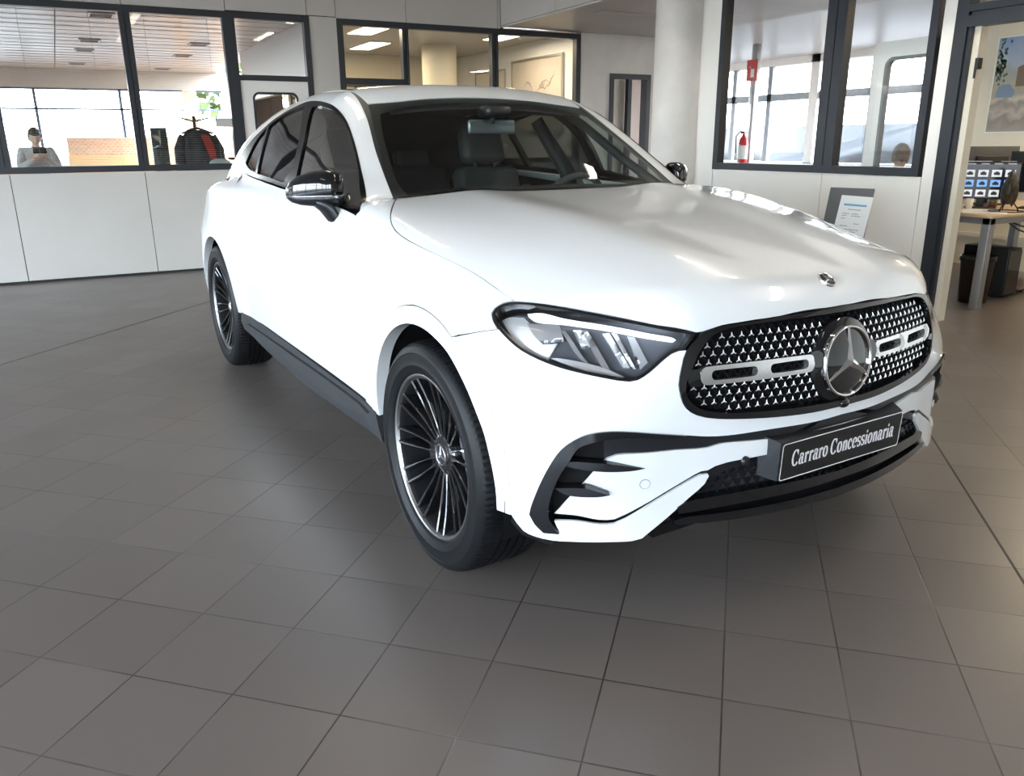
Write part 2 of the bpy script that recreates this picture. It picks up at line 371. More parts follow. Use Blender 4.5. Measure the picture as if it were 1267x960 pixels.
# ---- right wall
rw = MB()
panels(rw, 'y', XR, .03, [(3.92, 4.83, .022, 1.04), (4.83, 6.15, .022, 1.04), (3.82, 3.92, .022, 2.6), (6.15, 6.42, .022, 2.6), (3.82, 4.83, 2.6, 2.62), (4.83, 6.42, 2.6, 2.62), (-7.5, .2, .022, 2.62), (.2, 1.9, .022, 2.62)])
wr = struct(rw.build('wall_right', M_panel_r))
struct(MB().box((XR + .012, 3.83, 0), (XR + .10, 6.42, 1.03)).box((XR + .012, -7.5, 0), (XR + .1, 1.9, 2.62)).box((XR + .012, 3.83, 1.0), (XR + .1, 3.91, 2.62)).box((XR + .012, 6.16, 1.0), (XR + .1, 6.42, 2.62)).build('wall_right_core', M_paneldark, wr))
window(3, 'y', XR, 3.945, 6.15, 1.04, 2.60, [(4.83, .19)])
d3 = MB()
for y0, y1, z0, z1 in ((3.725, 3.815, 0, 2.62), (1.9, 3.725, 2.03, 2.10), (1.9, 3.725, 2.125, 2.17), (1.9, 1.99, 0, 2.62), (1.9, 3.725, 2.55, 2.62)): d3.box((XR - .015, y0, z0), (XR + .085, y1, z1))
d3.box((XR + .005, 3.70, 0), (XR + .08, 3.725, 2.03)).box((XR + .01, 1.95, 2.10), (XR + .07, 3.72, 2.13))
d3 = struct(d3.build('door_3', M_frame))
struct(MB().add([(XR + .03, 1.95, 2.16), (XR + .03, 3.73, 2.16), (XR + .03, 3.73, 2.57), (XR + .03, 1.95, 2.57)], [(0, 1, 2, 3)]).build('glass', M_glass, d3))
struct(MB().box((XR + .08, 3.665, 0), (XR + .12, 3.72, 2.03)).box((XR + .04, 3.655, .0), (XR + .12, 3.70, 2.03)).build('jamb', M_cream, d3))
struct(MB().box((XR + .03, 3.635, 1.76), (XR + .075, 3.66, 1.83)).lathe([(.008, 1.70), (.008, 1.76)], 12, TR(XR + .03, 3.65, 0)).build('hinge', M_black, d3))
lm, gk, gl, hd = door_leaf(.86, 2.01)
T = Matrix.Translation((XR + .17, 3.72, .01)) @ RZ(math.radians(88))
lf = struct(lm.build('leaf', M_white, d3)); lf.matrix_world = T
for mb_, nm, mm in ((gk, 'gasket', mat('grey_gasket', (.18, .19, .2), .5)), (gl, "glass", M_glass), (hd, 'handle', M_steel)): struct(mb_.build(nm, mm, lf))

# ---- rooms behind the glass -------------------------------------------------
M_ceil2 = mat('office_ceiling', (.46, .45, .43), .35)
# left office: lamella ceiling, far glazed front
lc = MB()
for i in range(42):
    y = 9.36 + i * .2
    for x0 in (-8.2, -5.4, -2.6, .2): lc.box((x0 + .006, y + .006, 2.63 + .004 * (i % 2)), (x0 + 2.8 - .006, y + .196, 2.665))
c2 = struct(lc.build('ceiling_office', noisy(mat('lamella', (.62, .585, .55), .3), (.60, .54, .47), (.68, .615, .54), .8)))
struct(MB().box((-8.2, 9.35, 2.66), (3.0, 17.8, 2.75)).build('ceiling_core', mat('ceiling_dark', (.2, .19, .18), .7), c2))
M_vent = mat('vent_grey', (.10, .10, .10), .5)
vents = [(.63, 10.25), (.60, 12.75), (.575, 14.05), (.53, 16.4), (1.95, 12.65), (1.95, 14.35), (1.93, 16.9)]
for i, (x, y) in enumerate(vents):
    v = thing('ceiling_vent', '', 'vent', (x, y, 2.63), 0, 'dark grilles in the office ceiling')
    fr = MB()
    for a in ((-.13, -.17, .13, -.145), (-.13, .145, .13, .17), (-.13, -.145, -.105, .145), (.105, -.145, .13, .145)): fr.box((a[0], a[1], -.012), (a[2], a[3], .004))
    fr.build('frame', M_steel, v)
    sl = MB()
    for q in range(9): sl.box((-.105, -.14 + q * .032, -.008), (.105, -.122 + q * .032, .004))
    sl.box((-.105, -.145, 0), (.105, .145, .004)); sl.build('slats', M_vent, v)
    v['label'] = ['dark square ceiling vent closest to the glass behind the first full pane', 'dark ceiling vent, second from the glass behind the first full pane', 'dark ceiling vent, third from the glass behind the first full pane', 'dark ceiling vent behind the first full pane, farthest from the glass', 'dark ceiling vent behind the second pane, closest to the glass', 'dark ceiling vent behind the second pane, middle one of three', 'dark ceiling vent behind the second pane, farthest from the glass'][i]
struct(MB().box((2.68, 9.36, 1.93), (2.78, 13.6, 2.64)).build('wall_partition', M_white))
# far glazed front of the left office
ff = MB(); YF = 17.5
cols = [(-8.4, -8.0), (2.30, 2.55), (3.02, 3.22), (7.8, 8.2)]
for x0, x1 in cols: ff.box((x0, YF, 0), (x1, YF + .2, 2.64))
struct(MB().box((-8, YF - .01, 2.30), (8, YF + .2, 2.64)).build('trim_6', mat('beam_beige', (.55, .51, .47), .5)))
for x0, x1, zt in ((-8, .20, .95), (.20, 2.35, 1.44), (2.35, 3.22, 1.05), (3.22, 7.8, 1.0)): ff.box((x0, YF, 0), (x1, YF + .2, zt))
M_brick = bpy.data.materials.new('terracotta_brick'); M_brick.use_nodes = True; nt = M_brick.node_tree
bt = nt.nodes.new('ShaderNodeTexBrick'); bt.inputs['Color1'].default_value = (.62, .36, .22, 1); bt.inputs['Color2'].default_value = (.70, .45, .30, 1); bt.inputs['Mortar'].default_value = (.75, .62, .5, 1)
bt.inputs['Scale'].default_value = 6; bt.inputs['Mortar Size'].default_value = .03
tc = nt.nodes.new('ShaderNodeTexCoord'); mpn = nt.nodes.new('ShaderNodeMapping'); mpn.inputs['Rotation'].default_value = (math.pi / 2, 0, 0)
nt.links.new(tc.outputs['Object'], mpn.inputs[0]); nt.links.new(mpn.outputs[0], bt.inputs['Vector']); nt.links.new(bt.outputs['Color'], nt.nodes['Principled BSDF'].inputs['Base Color'])
wf = struct(ff.build('wall_front', M_brick))
struct(MB().box((.18, YF - .12, .72), (2.62, YF - .01, 1.13)).box((2.62, YF - .12, .72), (7.6, YF - .01, 1.0)).build('window_sill', mat('pale_oak', (.80, .55, .30), .5), wf))
fb = MB()
for x in (-6, -4.5, -3.1, -1.7, -.2, 1.2): fb.box((x - .025, YF + .02, .95), (x + .025, YF + .08, 2.3))
fb.box((-8, YF + .02, 1.925), (7.8, YF + .08, 1.955)).box((-8, YF + .02, 2.27), (7.8, YF + .1, 2.33))
struct(fb.build('window_4', mat('blue_grey_frame', (.10, .13, .2), .4)))
struct(MB().box((-8.6, 9.3, 0), (-8.4, 17.7, 2.7)).build('wall_office', M_white))
# warm office behind the second window
struct(MB().box((2.78, 9.36, 2.63), (6.6, 13.6, 2.70)).build('ceiling_warm', M_ceil2))
struct(MB().box((3.55, 13.0, 0), (6.6, 13.1, 2.64)).build('wall_warm_back', M_cream))
struct(MB().box((6.04, 9.37, 0), (6.14, 13.0, 2.64)).build('wall_warm_side', M_white))
struct(MB().lathe([(.25, 0), (.25, 2.63)], 48, TR(5.05, 11.45, 0)).build('trim_5', M_cream))
for i, (x, y, rot, sx, sy, lab) in enumerate(((3.55, 10.0, 0, .30, 1.0, 'bright ceiling light behind the upper left pane of the warm office'), (4.1, 11.7, 0, .28, .9, 'bright ceiling light left of the round column in the warm office'), (5.35, 9.9, 0, .26, .95, 'bright ceiling light at the right end of the warm office window'))):
    t = thing('ceiling_light', lab, 'light', (x, y, 2.63), rot, 'ceiling lights of the warm office')
    MB().box((-sx / 2 - .02, -sy / 2 - .02, -.02), (sx / 2 + .02, sy / 2 + .02, 0)).build('frame', M_white, t)
    MB().box((-sx / 2, -sy / 2, -.026), (sx / 2, sy / 2, -.018)).build('diffuser', M_lightstrip, t)
    l = lamp('office_lamp', (x, y, 2.58), (sx, sy), 7, (1, .80, .52)); l.parent = None
# right office
struct(MB().box((XR + .1, 1.0, 2.68), (12, 16.0, 2.76)).build('ceiling_right_office', M_ceil2))
struct(MB().box((8.5, 1.0, 0), (8.6, 5.85, 2.70)).box((8.46, 1.0, .30), (8.5, 5.85, .345)).build('wall_poster', M_cream))
struct(MB().box((5.66, 1.0, 0), (8.5, 1.1, 2.7)).build('wall_office_side', M_cream))
rf = MB(); XO = 11.5
rf.box((XO, 5.85, 0), (XO + .2, 16, .92)).box((XO, 5.85, 2.56), (XO + .2, 16, 2.70))
for y in (5.95, 8.1, 10.35, 13.2, 15.9): rf.box((XO, y - .09, .9), (XO + .2, y + .09, 2.7))
wro = struct(rf.build('wall_right_office', M_white))
fb = MB()
for y in (7.0, 9.2, 11.4, 12.3, 14.4): fb.box((XO + .04, y - .05, .92), (XO + .1, y + .05, 2.56))
fb.box((XO + .04, 5.95, 1.97), (XO + .1, 15.9, 2.09)); struct(fb.build('window_5', mat('grey_blue_frame', (.2, .23, .27), .4)))
struct(MB().box((8.6, 5.75, 0), (11.5, 5.85, 2.7)).build('wall_return', M_white))
t = thing('ceiling_light', 'added warm ceiling light, out of view, brightening the office with the poster', 'light', (7.1, 3.4, 2.68), 0, 'added office light')
MB().box((-.62, -.32, -.02), (.62, .32, 0)).build('frame', M_white, t); MB().box((-.6, -.3, -.026), (.6, .3, -.018)).build('diffuser', M_lightstrip, t)
lamp('office_lamp', (7.1, 3.4, 2.63), (1.2, .6), 42, (1, .80, .55))  # lamp added out of view to brighten and warm the office
# glazed fronts of the showroom behind and to the left of the camera
gf = MB(); XG, YG = -7.2, -7.2
gf.box((XG - .2, -7.4, 0), (XG, 9.3, .25)).box((XG - .2, -7.4, 3.2), (XG, 9.3, ZC + .1)).box((XG - .2, YG - .2, 0), (-3.5, YG, .25)).box((XG - .2, YG - .2, 3.2), (-3.5, YG, ZC + .1))
for y in (-7.2, -3.9, -.6, 2.7, 6.0, 9.2): gf.box((XG - .15, y - .07, .2), (XG, y + .07, 3.3))
for x in (-7.2, -5.35, -3.5): gf.box((x - .07, YG - .15, .2), (x + .07, YG, 3.3))
gf.box((XG - .12, -7.2, 2.25), (XG - .04, 9.3, 2.33)).box((XG, YG - .12, 2.25), (-3.5, YG - .04, 2.33))
struct(gf.build('window_6', M_frame))
struct(MB().box((-3.45, YG - .2, 0), (5.7, YG, ZC + .1)).build('wall_rear', M_panel))
# ground and greenery outside
struct(MB().box((-60, -60, -.35), (70, 70, -.26)).build('floor_outside', noisy(mat('forecourt', (.07, .07, .068), .85), (.06, .06, .058), (.085, .083, .08), .6)))
# ================================================================== THE CAR
# car axes: x forward from the front axle, y to the car's left, z up
M_paint = mat('white_paint_gloss', (.80, .825, .85), .28, 0, .5, coat=1.0, coat_rough=.015)
M_gloss = mat('gloss_black', (.006, .0065, .008), .06, 0, .5, coat=.6)
M_satin = mat('satin_black', (.012, .013, .016), .33)
M_surround = mat('surround_black', (.005, .005, .006), .22, 0, .22)
M_matte = mat('black_liner', (.006, .006, .007), .75, 0, .2)
M_skirt = noisy(mat('dark_grey_plastic', (.03, .031, .034), .55), (.026, .027, .030), (.034, .035, .038), 400, 2, .05)
M_rub = mat('tyre_rubber', (.007, .0075, .0085), .46, 0, .22)
M_rim = mat('black_alloy', (.008, .008, .009), .12, 0, .6, coat=.8)
M_lip = mat('machined_lip', (.30, .295, .29), .34, 1.0)
M_cglass = glass_mat('tinted_windscreen', (.72, .78, .76), .05, 0, .8)
M_sglass = glass_mat('side_glass', (.80, .86, .84), .32, 0, 1.2)
M_pglass = glass_mat('privacy_glass', (.10, .11, .115), .10, 0, 1.0)
M_lens = glass_mat('headlight_lens', (.97, .98, .99), .045, 0, .8)
M_hlchrome = mat('lamp_chrome', (.86, .87, .90), .32, .75)
M_hlgrey = mat('lamp_grey', (.42, .42, .44), .3, .6)
M_drl = mat('light_guide', (.86, .87, .90), .3, emit=(1, 1, 1), estr=.25)
M_int = mat('black_trim', (.03, .032, .034), .6)
M_seat = mat('black_leather', (.075, .08, .083), .45)

CAR = thing('car', 'large glossy white coupe-backed SUV with black wheels on the tiled showroom floor', 'car')
_th = math.radians(-58.9364 - 28.4437)
CAR.location = (.5323 * _c + 2.819 * _s, -.5323 * _s + 2.819 * _c, 0); CAR.rotation_euler = (0, 0, _th)
# ---- body form: the solid F(x,y,z)<0, a smooth meeting of side, nose, top, tail and cabin
def pch(xs,ys):
    xs=np.array(xs,float);ys=np.array(ys,float)
    h=np.diff(xs);d=np.diff(ys)/h
    m=np.zeros(len(xs))
    m[1:-1]=np.where(d[:-1]*d[1:]>0,(3*(h[1:]+h[:-1]))/((2*h[1:]+h[:-1])/np.where(d[:-1]==0,1,d[:-1])+(h[1:]+2*h[:-1])/np.where(d[1:]==0,1,d[1:])),0)
    m[0]=d[0];m[-1]=d[-1]
    def f(x):
        x=np.asarray(x,float);i=np.clip(np.searchsorted(xs,x)-1,0,len(h)-1)
        t=(x-xs[i])/h[i]
        tt=np.clip(t,0,1);ext=(t-tt)*h[i]
        h00=2*tt**3-3*tt**2+1;h10=tt**3-2*tt**2+tt;h01=-2*tt**3+3*tt**2;h11=tt**3-tt**2
        r=h00*ys[i]+h10*h[i]*m[i]+h01*ys[i+1]+h11*h[i]*m[i+1]
        return r+ext*np.where(t>0.5,m[i+1],m[i])
    return f
def smax(a,b,k):
    h=np.maximum(k-np.abs(a-b),0)/k
    return np.maximum(a,b)+h*h*k*.25
def smin(a,b,k): return -smax(-a,-b,k)
def sst(a,b,x):
    t=np.clip((x-a)/(b-a),0,1);return t*t*(3-2*t)
# plan half width along x at the widest height
PLAN=pch([-3.95,-3.8,-3.6,-3.45,-3.25,-2.9,-2.4,-1.6,-.8,-.3,0,.2,.35,.5,.65,.8],[.72,.81,.878,.905,.925,.928,.925,.925,.925,.925,.927,.925,.910,.872,.80,.72])
# side section: offset from plan width by height
SEC=pch([.15,.25,.32,.40,.55,.70,.80,.88,.95,1.02,1.08,1.14,1.22],[.09,.050,.028,.016,.004,0,.001,.005,.010,.020,.037,.07,.14])
# front
FX=pch([0,.12,.25,.45,.53,.63,.72,.785,.85,.92],[.785,.781,.766,.725,.702,.672,.632,.590,.525,.42])
FS=pch([.15,.22,.30,.40,.50,.58,.62,.72,.82,.88,.95],[.04,.01,0,.0,.0,.004,.006,.012,.030,.048,.08])
# hood
HZ=pch([-.9,-.6,-.45,-.1,.2,.45,.6,.68,.74,.80],[1.165,1.140,1.128,1.096,1.056,1.010,.972,.944,.912,.87])
HD=pch([-.9,-.5,-.2,.1,.3,.5,.7,.85],[.02,.03,.05,.085,.12,.14,.15,.17])
# trunk / rear shoulder height for lower body
def Ys(x,z):
    y=PLAN(x)-SEC(z)-.05*sst(.72,1.0,z)*sst(-2.9,-3.5,x)
    for xc in (0,-2.888):
        r=np.hypot(x-xc,(z-.365))
        y=y+(.016+.022*sst(.15,.40,x))*(1-sst(.43,.66,r))*sst(.3,.4,z+.1)
    return y
def Xf(Y,z): return FX(Y)-FS(z)-.075*sst(.60,.85,z)*sst(.47,.72,Y)
BELT=pch([-4,-3.7,-3.3,-2.8,-2.2,-1.5,-.8,-.5],[1.00,1.035,1.09,1.125,1.125,1.115,1.105,1.115])
def Zt(x,Y):
    t=np.clip(Y/.80,0,1.6)
    zh=HZ(x)-HD(x)*t**3.2
    w=.43-.10*sst(-.5,.7,x)
    zh=zh+.007*np.exp(-((Y-w)/.13)**2)*sst(.75,.5,x)-.008*(1-sst(w-.2,w+.05,Y))*sst(.9,.5,x)
    zb=BELT(x)-.02*t**2
    return zh+(zb-zh)*sst(-.55,-.85,x)
REAR=pch([.2,.35,.5,.7,.9,1.0,1.1,1.2],[3.78,3.86,3.90,3.90,3.90,3.89,3.86,3.80])
def Fbody(x,Y,z):
    f=smax(Y-Ys(x,z),x-Xf(Y,z),.08)
    f=smax(f,(z-Zt(x,Y))*.96,.06)
    f=smax(f,-x-(REAR(z)-.35*(Y/.9)**2.5*.6),.15)
    f=np.maximum(f,.16-z)
    return f
ROOF=pch([-3.95,-3.75,-3.4,-3.0,-2.6,-2.2,-1.8,-1.5,-1.25,-1.0],[.98,1.10,1.235,1.385,1.49,1.553,1.580,1.570,1.545,1.50])
WX=pch([1.0,1.1,1.2,1.3,1.4,1.5,1.6],[-.42,-.60,-.765,-.93,-1.095,-1.26,-1.43])
CY=pch([.95,1.05,1.15,1.25,1.35,1.45,1.55],[.89,.872,.845,.807,.762,.708,.64])
CP=pch([-3.9,-3.6,-3.2,-2.8,-2.3,-1.8,-1.3,-.9,-.6],[.24,.17,.11,.055,.018,.002,0,.008,.02])
def Yc(x,z): return CY(z)-CP(x)
def Fcab(x,Y,z):
    f=smax(Y-Yc(x,z),(z-(ROOF(x)-.045*(Y/.6)**2.6))*.9,.09)
    f=smax(f,(x-(WX(z)-.10*(Y/.7)**2.2))*.8,.09)
    return np.maximum(f,.9-z)
def F(x,y,z):
    Y=np.abs(y)
    return smin(Fbody(x,Y,z),Fcab(x,Y,z),.04)
def grad(P,e=1e-4,f=None):
    f=f or F
    x,y,z=P[:,0],P[:,1],P[:,2]
    g=np.stack([f(x+e,y,z)-f(x-e,y,z),f(x,y+e,z)-f(x,y-e,z),f(x,y,z+e)-f(x,y,z-e)],1)/(2*e)
    return g/np.linalg.norm(g,axis=1,keepdims=True)
def cast(O,D,t0=0,t1=8,n=400,f=None,it=30):
    f=f or F
    O=np.broadcast_to(np.asarray(O,float),D.shape)
    N=len(D);T=np.full(N,np.nan);prev=None
    ts=np.linspace(t0,t1,n);lo=np.full(N,np.nan);hi=lo.copy();done=np.zeros(N,bool)
    for k,t in enumerate(ts):
        P=O+D*t;v=f(P[:,0],P[:,1],P[:,2])
        hit=(v<0)&~done
        if k>0:
            lo[hit]=ts[k-1];hi[hit]=t
        done|=(v<0)
    m=~np.isnan(lo)
    a=lo[m];b=hi[m]
    for _ in range(it):
        c=(a+b)/2;P=O[m]+D[m]*c[:,None];v=f(P[:,0],P[:,1],P[:,2])
        ins=v<0;b=np.where(ins,c,b);a=np.where(ins,a,c)
    T[m]=(a+b)/2
    return T,m

# ---- outlines of the panels on that form (metres, car axes)
OUT = {
 'hood_px': [(-0.593,-0.739,1.117), (-0.439,-0.825,1.091), (-0.356,-0.864,1.066), (-0.291,-0.880,1.045), (-0.203,-0.885,1.026), (-0.076,-0.877,1.006), (0.034,-0.856,0.986), (0.100,-0.842,0.971), (0.165,-0.829,0.954), (0.242,-0.818,0.930), (0.329,-0.809,0.906), (0.357,-0.791,0.907), (0.396,-0.767,0.906), (0.454,-0.735,0.902), (0.544,-0.654,0.885), (0.629,-0.560,0.863), (0.679,-0.483,0.846), (0.684,-0.466,0.847), (0.688,-0.445,0.851), (0.694,-0.411,0.858), (0.708,-0.341,0.861), (0.725,-0.229,0.867), (0.736,-0.055,0.872), (0.737,0.003,0.872)],
 'hl': [(0.332,-0.811,0.904), (0.312,-0.835,0.898), (0.308,-0.856,0.887), (0.313,-0.870,0.875), (0.331,-0.876,0.858), (0.362,-0.874,0.835), (0.396,-0.865,0.813), (0.429,-0.851,0.794), (0.474,-0.824,0.775), (0.517,-0.788,0.760), (0.556,-0.744,0.747), (0.584,-0.704,0.738), (0.606,-0.672,0.731), (0.622,-0.648,0.727), (0.632,-0.628,0.731), (0.642,-0.597,0.750), (0.651,-0.568,0.776), (0.659,-0.545,0.794), (0.668,-0.527,0.801), (0.674,-0.517,0.799), (0.679,-0.483,0.844), (0.629,-0.561,0.861), (0.545,-0.655,0.883), (0.456,-0.736,0.901), (0.399,-0.769,0.905), (0.360,-0.792,0.905)],
 'hl_bot': [(0.357,-0.875,0.839), (0.362,-0.874,0.835), (0.396,-0.865,0.813), (0.429,-0.851,0.794), (0.474,-0.824,0.775), (0.518,-0.788,0.759), (0.556,-0.744,0.746), (0.584,-0.704,0.736), (0.606,-0.672,0.729), (0.622,-0.648,0.726), (0.632,-0.628,0.730), (0.642,-0.597,0.749), (0.651,-0.568,0.774), (0.660,-0.545,0.793), (0.668,-0.528,0.800), (0.674,-0.517,0.799)],
 'grille': [(0.738,-0.005,0.869), (0.738,-0.057,0.868), (0.726,-0.230,0.864), (0.709,-0.342,0.858), (0.695,-0.411,0.855), (0.688,-0.446,0.849), (0.685,-0.466,0.844), (0.677,-0.512,0.802), (0.678,-0.528,0.758), (0.682,-0.538,0.717), (0.688,-0.534,0.687), (0.697,-0.519,0.655), (0.708,-0.487,0.632), (0.723,-0.434,0.618), (0.743,-0.350,0.608), (0.763,-0.237,0.599), (0.777,-0.111,0.594), (0.780,-0.002,0.594)],
 'grille_left': [(0.677,-0.512,0.801), (0.678,-0.528,0.759), (0.682,-0.538,0.717), (0.688,-0.535,0.686), (0.696,-0.520,0.653), (0.708,-0.488,0.630), (0.723,-0.434,0.616), (0.743,-0.350,0.606), (0.763,-0.237,0.598), (0.777,-0.111,0.592), (0.780,-0.002,0.592)],
 'grille_in': [(0.744,-0.014,0.855), (0.739,-0.152,0.855), (0.718,-0.307,0.853), (0.699,-0.406,0.846), (0.693,-0.448,0.831), (0.691,-0.482,0.797), (0.691,-0.505,0.752), (0.689,-0.521,0.716), (0.696,-0.516,0.679), (0.707,-0.488,0.652), (0.722,-0.435,0.635), (0.746,-0.332,0.624), (0.762,-0.238,0.619), (0.776,-0.112,0.614), (0.779,-0.027,0.610)],
 'strip_top': [(0.782,0.001,0.569), (0.779,-0.090,0.564), (0.760,-0.268,0.567), (0.733,-0.402,0.567), (0.720,-0.456,0.571), (0.701,-0.520,0.581), (0.678,-0.597,0.594), (0.653,-0.665,0.605), (0.627,-0.718,0.608), (0.602,-0.760,0.601), (0.578,-0.790,0.582), (0.558,-0.811,0.556), (0.541,-0.828,0.519), (0.517,-0.848,0.453), (0.495,-0.861,0.382), (0.491,-0.863,0.361), (0.502,-0.853,0.335), (0.521,-0.838,0.313), (0.553,-0.811,0.316)],
 'gap_low': [(0.544,-0.822,0.351), (0.587,-0.780,0.356), (0.624,-0.732,0.350), (0.644,-0.697,0.351), (0.656,-0.669,0.363), (0.684,-0.592,0.407), (0.707,-0.515,0.447), (0.719,-0.473,0.466), (0.724,-0.454,0.466)],
 'gap_up': [(0.719,-0.474,0.476), (0.706,-0.515,0.456), (0.684,-0.592,0.417), (0.656,-0.670,0.373), (0.644,-0.697,0.361), (0.624,-0.733,0.359), (0.588,-0.780,0.365), (0.541,-0.825,0.364)],
 'blade_bot': [(0.725,-0.451,0.459), (0.722,-0.461,0.439), (0.709,-0.507,0.401), (0.694,-0.557,0.357), (0.681,-0.603,0.322), (0.673,-0.628,0.302), (0.663,-0.653,0.297), (0.637,-0.709,0.298), (0.585,-0.777,0.294), (0.535,-0.823,0.289), (0.496,-0.852,0.292), (0.468,-0.871,0.302), (0.438,-0.891,0.339)],
 'flare_seam': [(0.437,-0.893,0.354), (0.430,-0.900,0.453), (0.411,-0.910,0.589), (0.348,-0.924,0.709), (0.293,-0.933,0.762), (0.234,-0.939,0.805)],
 'vent_low': [(0.548,-0.820,0.373), (0.599,-0.769,0.452), (0.624,-0.734,0.501), (0.635,-0.713,0.525), (0.645,-0.692,0.536), (0.664,-0.646,0.542), (0.696,-0.545,0.543), (0.722,-0.456,0.540), (0.730,-0.421,0.546), (0.763,-0.263,0.539)],
 'band_in': [(0.553,-0.811,0.316), (0.537,-0.828,0.351), (0.534,-0.832,0.379), (0.541,-0.828,0.425), (0.554,-0.816,0.476), (0.574,-0.797,0.526), (0.589,-0.779,0.564), (0.603,-0.760,0.576), (0.631,-0.714,0.588), (0.661,-0.646,0.589), (0.701,-0.519,0.577)],
 'bumplow': [(0.724,-0.455,0.476), (0.729,-0.434,0.485), (0.737,-0.399,0.491), (0.753,-0.325,0.494), (0.767,-0.245,0.496)],
 'meshlow': [(0.707,-0.514,0.393), (0.739,-0.392,0.400), (0.768,-0.236,0.401)],
 'lipbot': [(0.698,-0.546,0.334), (0.736,-0.405,0.328), (0.782,-0.099,0.322), (0.783,0.053,0.316), (0.745,0.362,0.305), (0.696,0.552,0.325)],
 'dlo_c': [(-0.548,-0.885,1.070), (-0.784,-0.780,1.131), (-0.903,-0.748,1.212), (-1.056,-0.711,1.312), (-1.198,-0.686,1.396), (-1.297,-0.681,1.441), (-1.396,-0.678,1.468), (-1.601,-0.660,1.490), (-1.784,-0.655,1.496), (-1.946,-0.673,1.477), (-2.154,-0.694,1.442), (-2.365,-0.722,1.384), (-2.561,-0.739,1.326), (-2.743,-0.756,1.254), (-2.755,-0.770,1.216), (-2.628,-0.796,1.177), (-2.441,-0.817,1.157), (-2.126,-0.837,1.142), (-1.624,-0.854,1.120), (-0.808,-0.866,1.084)],
 'glass_front': [(-1.621,-0.689,1.465), (-1.535,-0.685,1.467), (-1.375,-0.695,1.451), (-1.268,-0.692,1.425), (-1.174,-0.696,1.380), (-1.082,-0.714,1.325), (-1.015,-0.729,1.283), (-0.899,-0.761,1.206), (-0.792,-0.799,1.128), (-0.620,-0.866,1.091), (-0.778,-0.851,1.095), (-1.059,-0.854,1.112), (-1.448,-0.841,1.161), (-1.466,-0.814,1.233), (-1.497,-0.777,1.318)],
 'glass_rear': [(-1.762,-0.679,1.475), (-1.586,-0.768,1.336), (-1.544,-0.821,1.215), (-1.632,-0.848,1.138), (-2.151,-0.829,1.162), (-2.179,-0.801,1.234), (-2.238,-0.722,1.396), (-2.038,-0.698,1.446)],
 'glass_quarter': [(-2.273,-0.724,1.391), (-2.246,-0.766,1.309), (-2.206,-0.825,1.168), (-2.391,-0.811,1.183), (-2.525,-0.793,1.208), (-2.490,-0.775,1.259), (-2.413,-0.748,1.329)],
 'ap_left': [(-1.420,-0.566,1.520), (-1.219,-0.597,1.430), (-0.969,-0.656,1.271), (-0.792,-0.688,1.158), (-0.593,-0.739,1.117)],
 'ws_left': [(-1.282,-0.556,1.469), (-1.106,-0.604,1.363), (-0.916,-0.654,1.239), (-0.775,-0.685,1.148), (-0.585,-0.733,1.117)],
 'ws_bot': [(-0.585,-0.733,1.117), (-0.437,-0.440,1.128), (-0.552,0.166,1.128), (-0.470,0.465,1.131)],
 'sill': [(-2.319,-0.916,0.415), (-1.527,-0.911,0.417), (-0.833,-0.908,0.390), (-0.353,-0.924,0.393)],
 'sillbot': [(-2.386,-0.909,0.322), (-2.025,-0.876,0.253), (-1.181,-0.867,0.228), (-0.436,-0.892,0.265)],
 'hood': [(-0.593,-0.739,1.117), (-0.439,-0.825,1.091), (-0.356,-0.864,1.066), (-0.291,-0.880,1.045), (-0.203,-0.885,1.026), (-0.076,-0.877,1.006), (0.034,-0.856,0.986), (0.100,-0.842,0.971), (0.165,-0.829,0.954), (0.242,-0.818,0.930), (0.329,-0.809,0.906)],
 'hl_top': [(0.330,-0.810,0.906), (0.357,-0.791,0.907), (0.396,-0.767,0.906), (0.454,-0.735,0.902), (0.544,-0.654,0.885), (0.629,-0.560,0.863), (0.679,-0.483,0.846)],
 'fog': [(0.673,-0.626,0.458)],
 'sens': [(0.415,-0.909,0.565)],
 'fin1': [(0.552,-0.818,0.516), (0.579,-0.792,0.524), (0.633,-0.718,0.520), (0.673,-0.627,0.502), (0.663,-0.654,0.498), (0.633,-0.718,0.498), (0.577,-0.795,0.508)],
 'fin2': [(0.546,-0.823,0.445), (0.599,-0.769,0.451), (0.637,-0.711,0.433), (0.621,-0.738,0.428), (0.568,-0.803,0.430)],
 'doorhandle': [(-1.615,-0.917,0.945), (-1.337,-0.917,0.947), (-1.371,-0.919,0.923), (-1.588,-0.920,0.914)],
 'doorhandle2': [(-2.585,-0.911,0.993), (-2.341,-0.911,0.986), (-2.375,-0.914,0.959), (-2.582,-0.915,0.958)],
 'seamB': [(-1.784,-0.655,1.496), (-1.623,-0.854,1.122)],
 'lb': [(0.386,-0.809,0.888), (0.414,-0.784,0.892), (0.473,-0.748,0.881), (0.553,-0.661,0.861), (0.613,-0.591,0.844), (0.656,-0.534,0.831), (0.660,-0.529,0.826), (0.656,-0.538,0.820), (0.616,-0.592,0.830), (0.557,-0.663,0.846), (0.481,-0.754,0.869), (0.417,-0.806,0.876)],
 'refl': [(0.400,-0.825,0.869), (0.432,-0.826,0.840), (0.454,-0.820,0.819), (0.504,-0.764,0.819), (0.550,-0.696,0.807), (0.613,-0.614,0.794), (0.651,-0.554,0.804), (0.618,-0.594,0.820), (0.516,-0.722,0.850), (0.438,-0.795,0.871)],
 'bl1': [(0.480,-0.769,0.855), (0.489,-0.758,0.855), (0.554,-0.719,0.773), (0.570,-0.701,0.764), (0.560,-0.715,0.767), (0.542,-0.734,0.780)],
 'bl2': [(0.502,-0.740,0.856), (0.514,-0.722,0.856), (0.542,-0.705,0.811), (0.530,-0.727,0.811)],
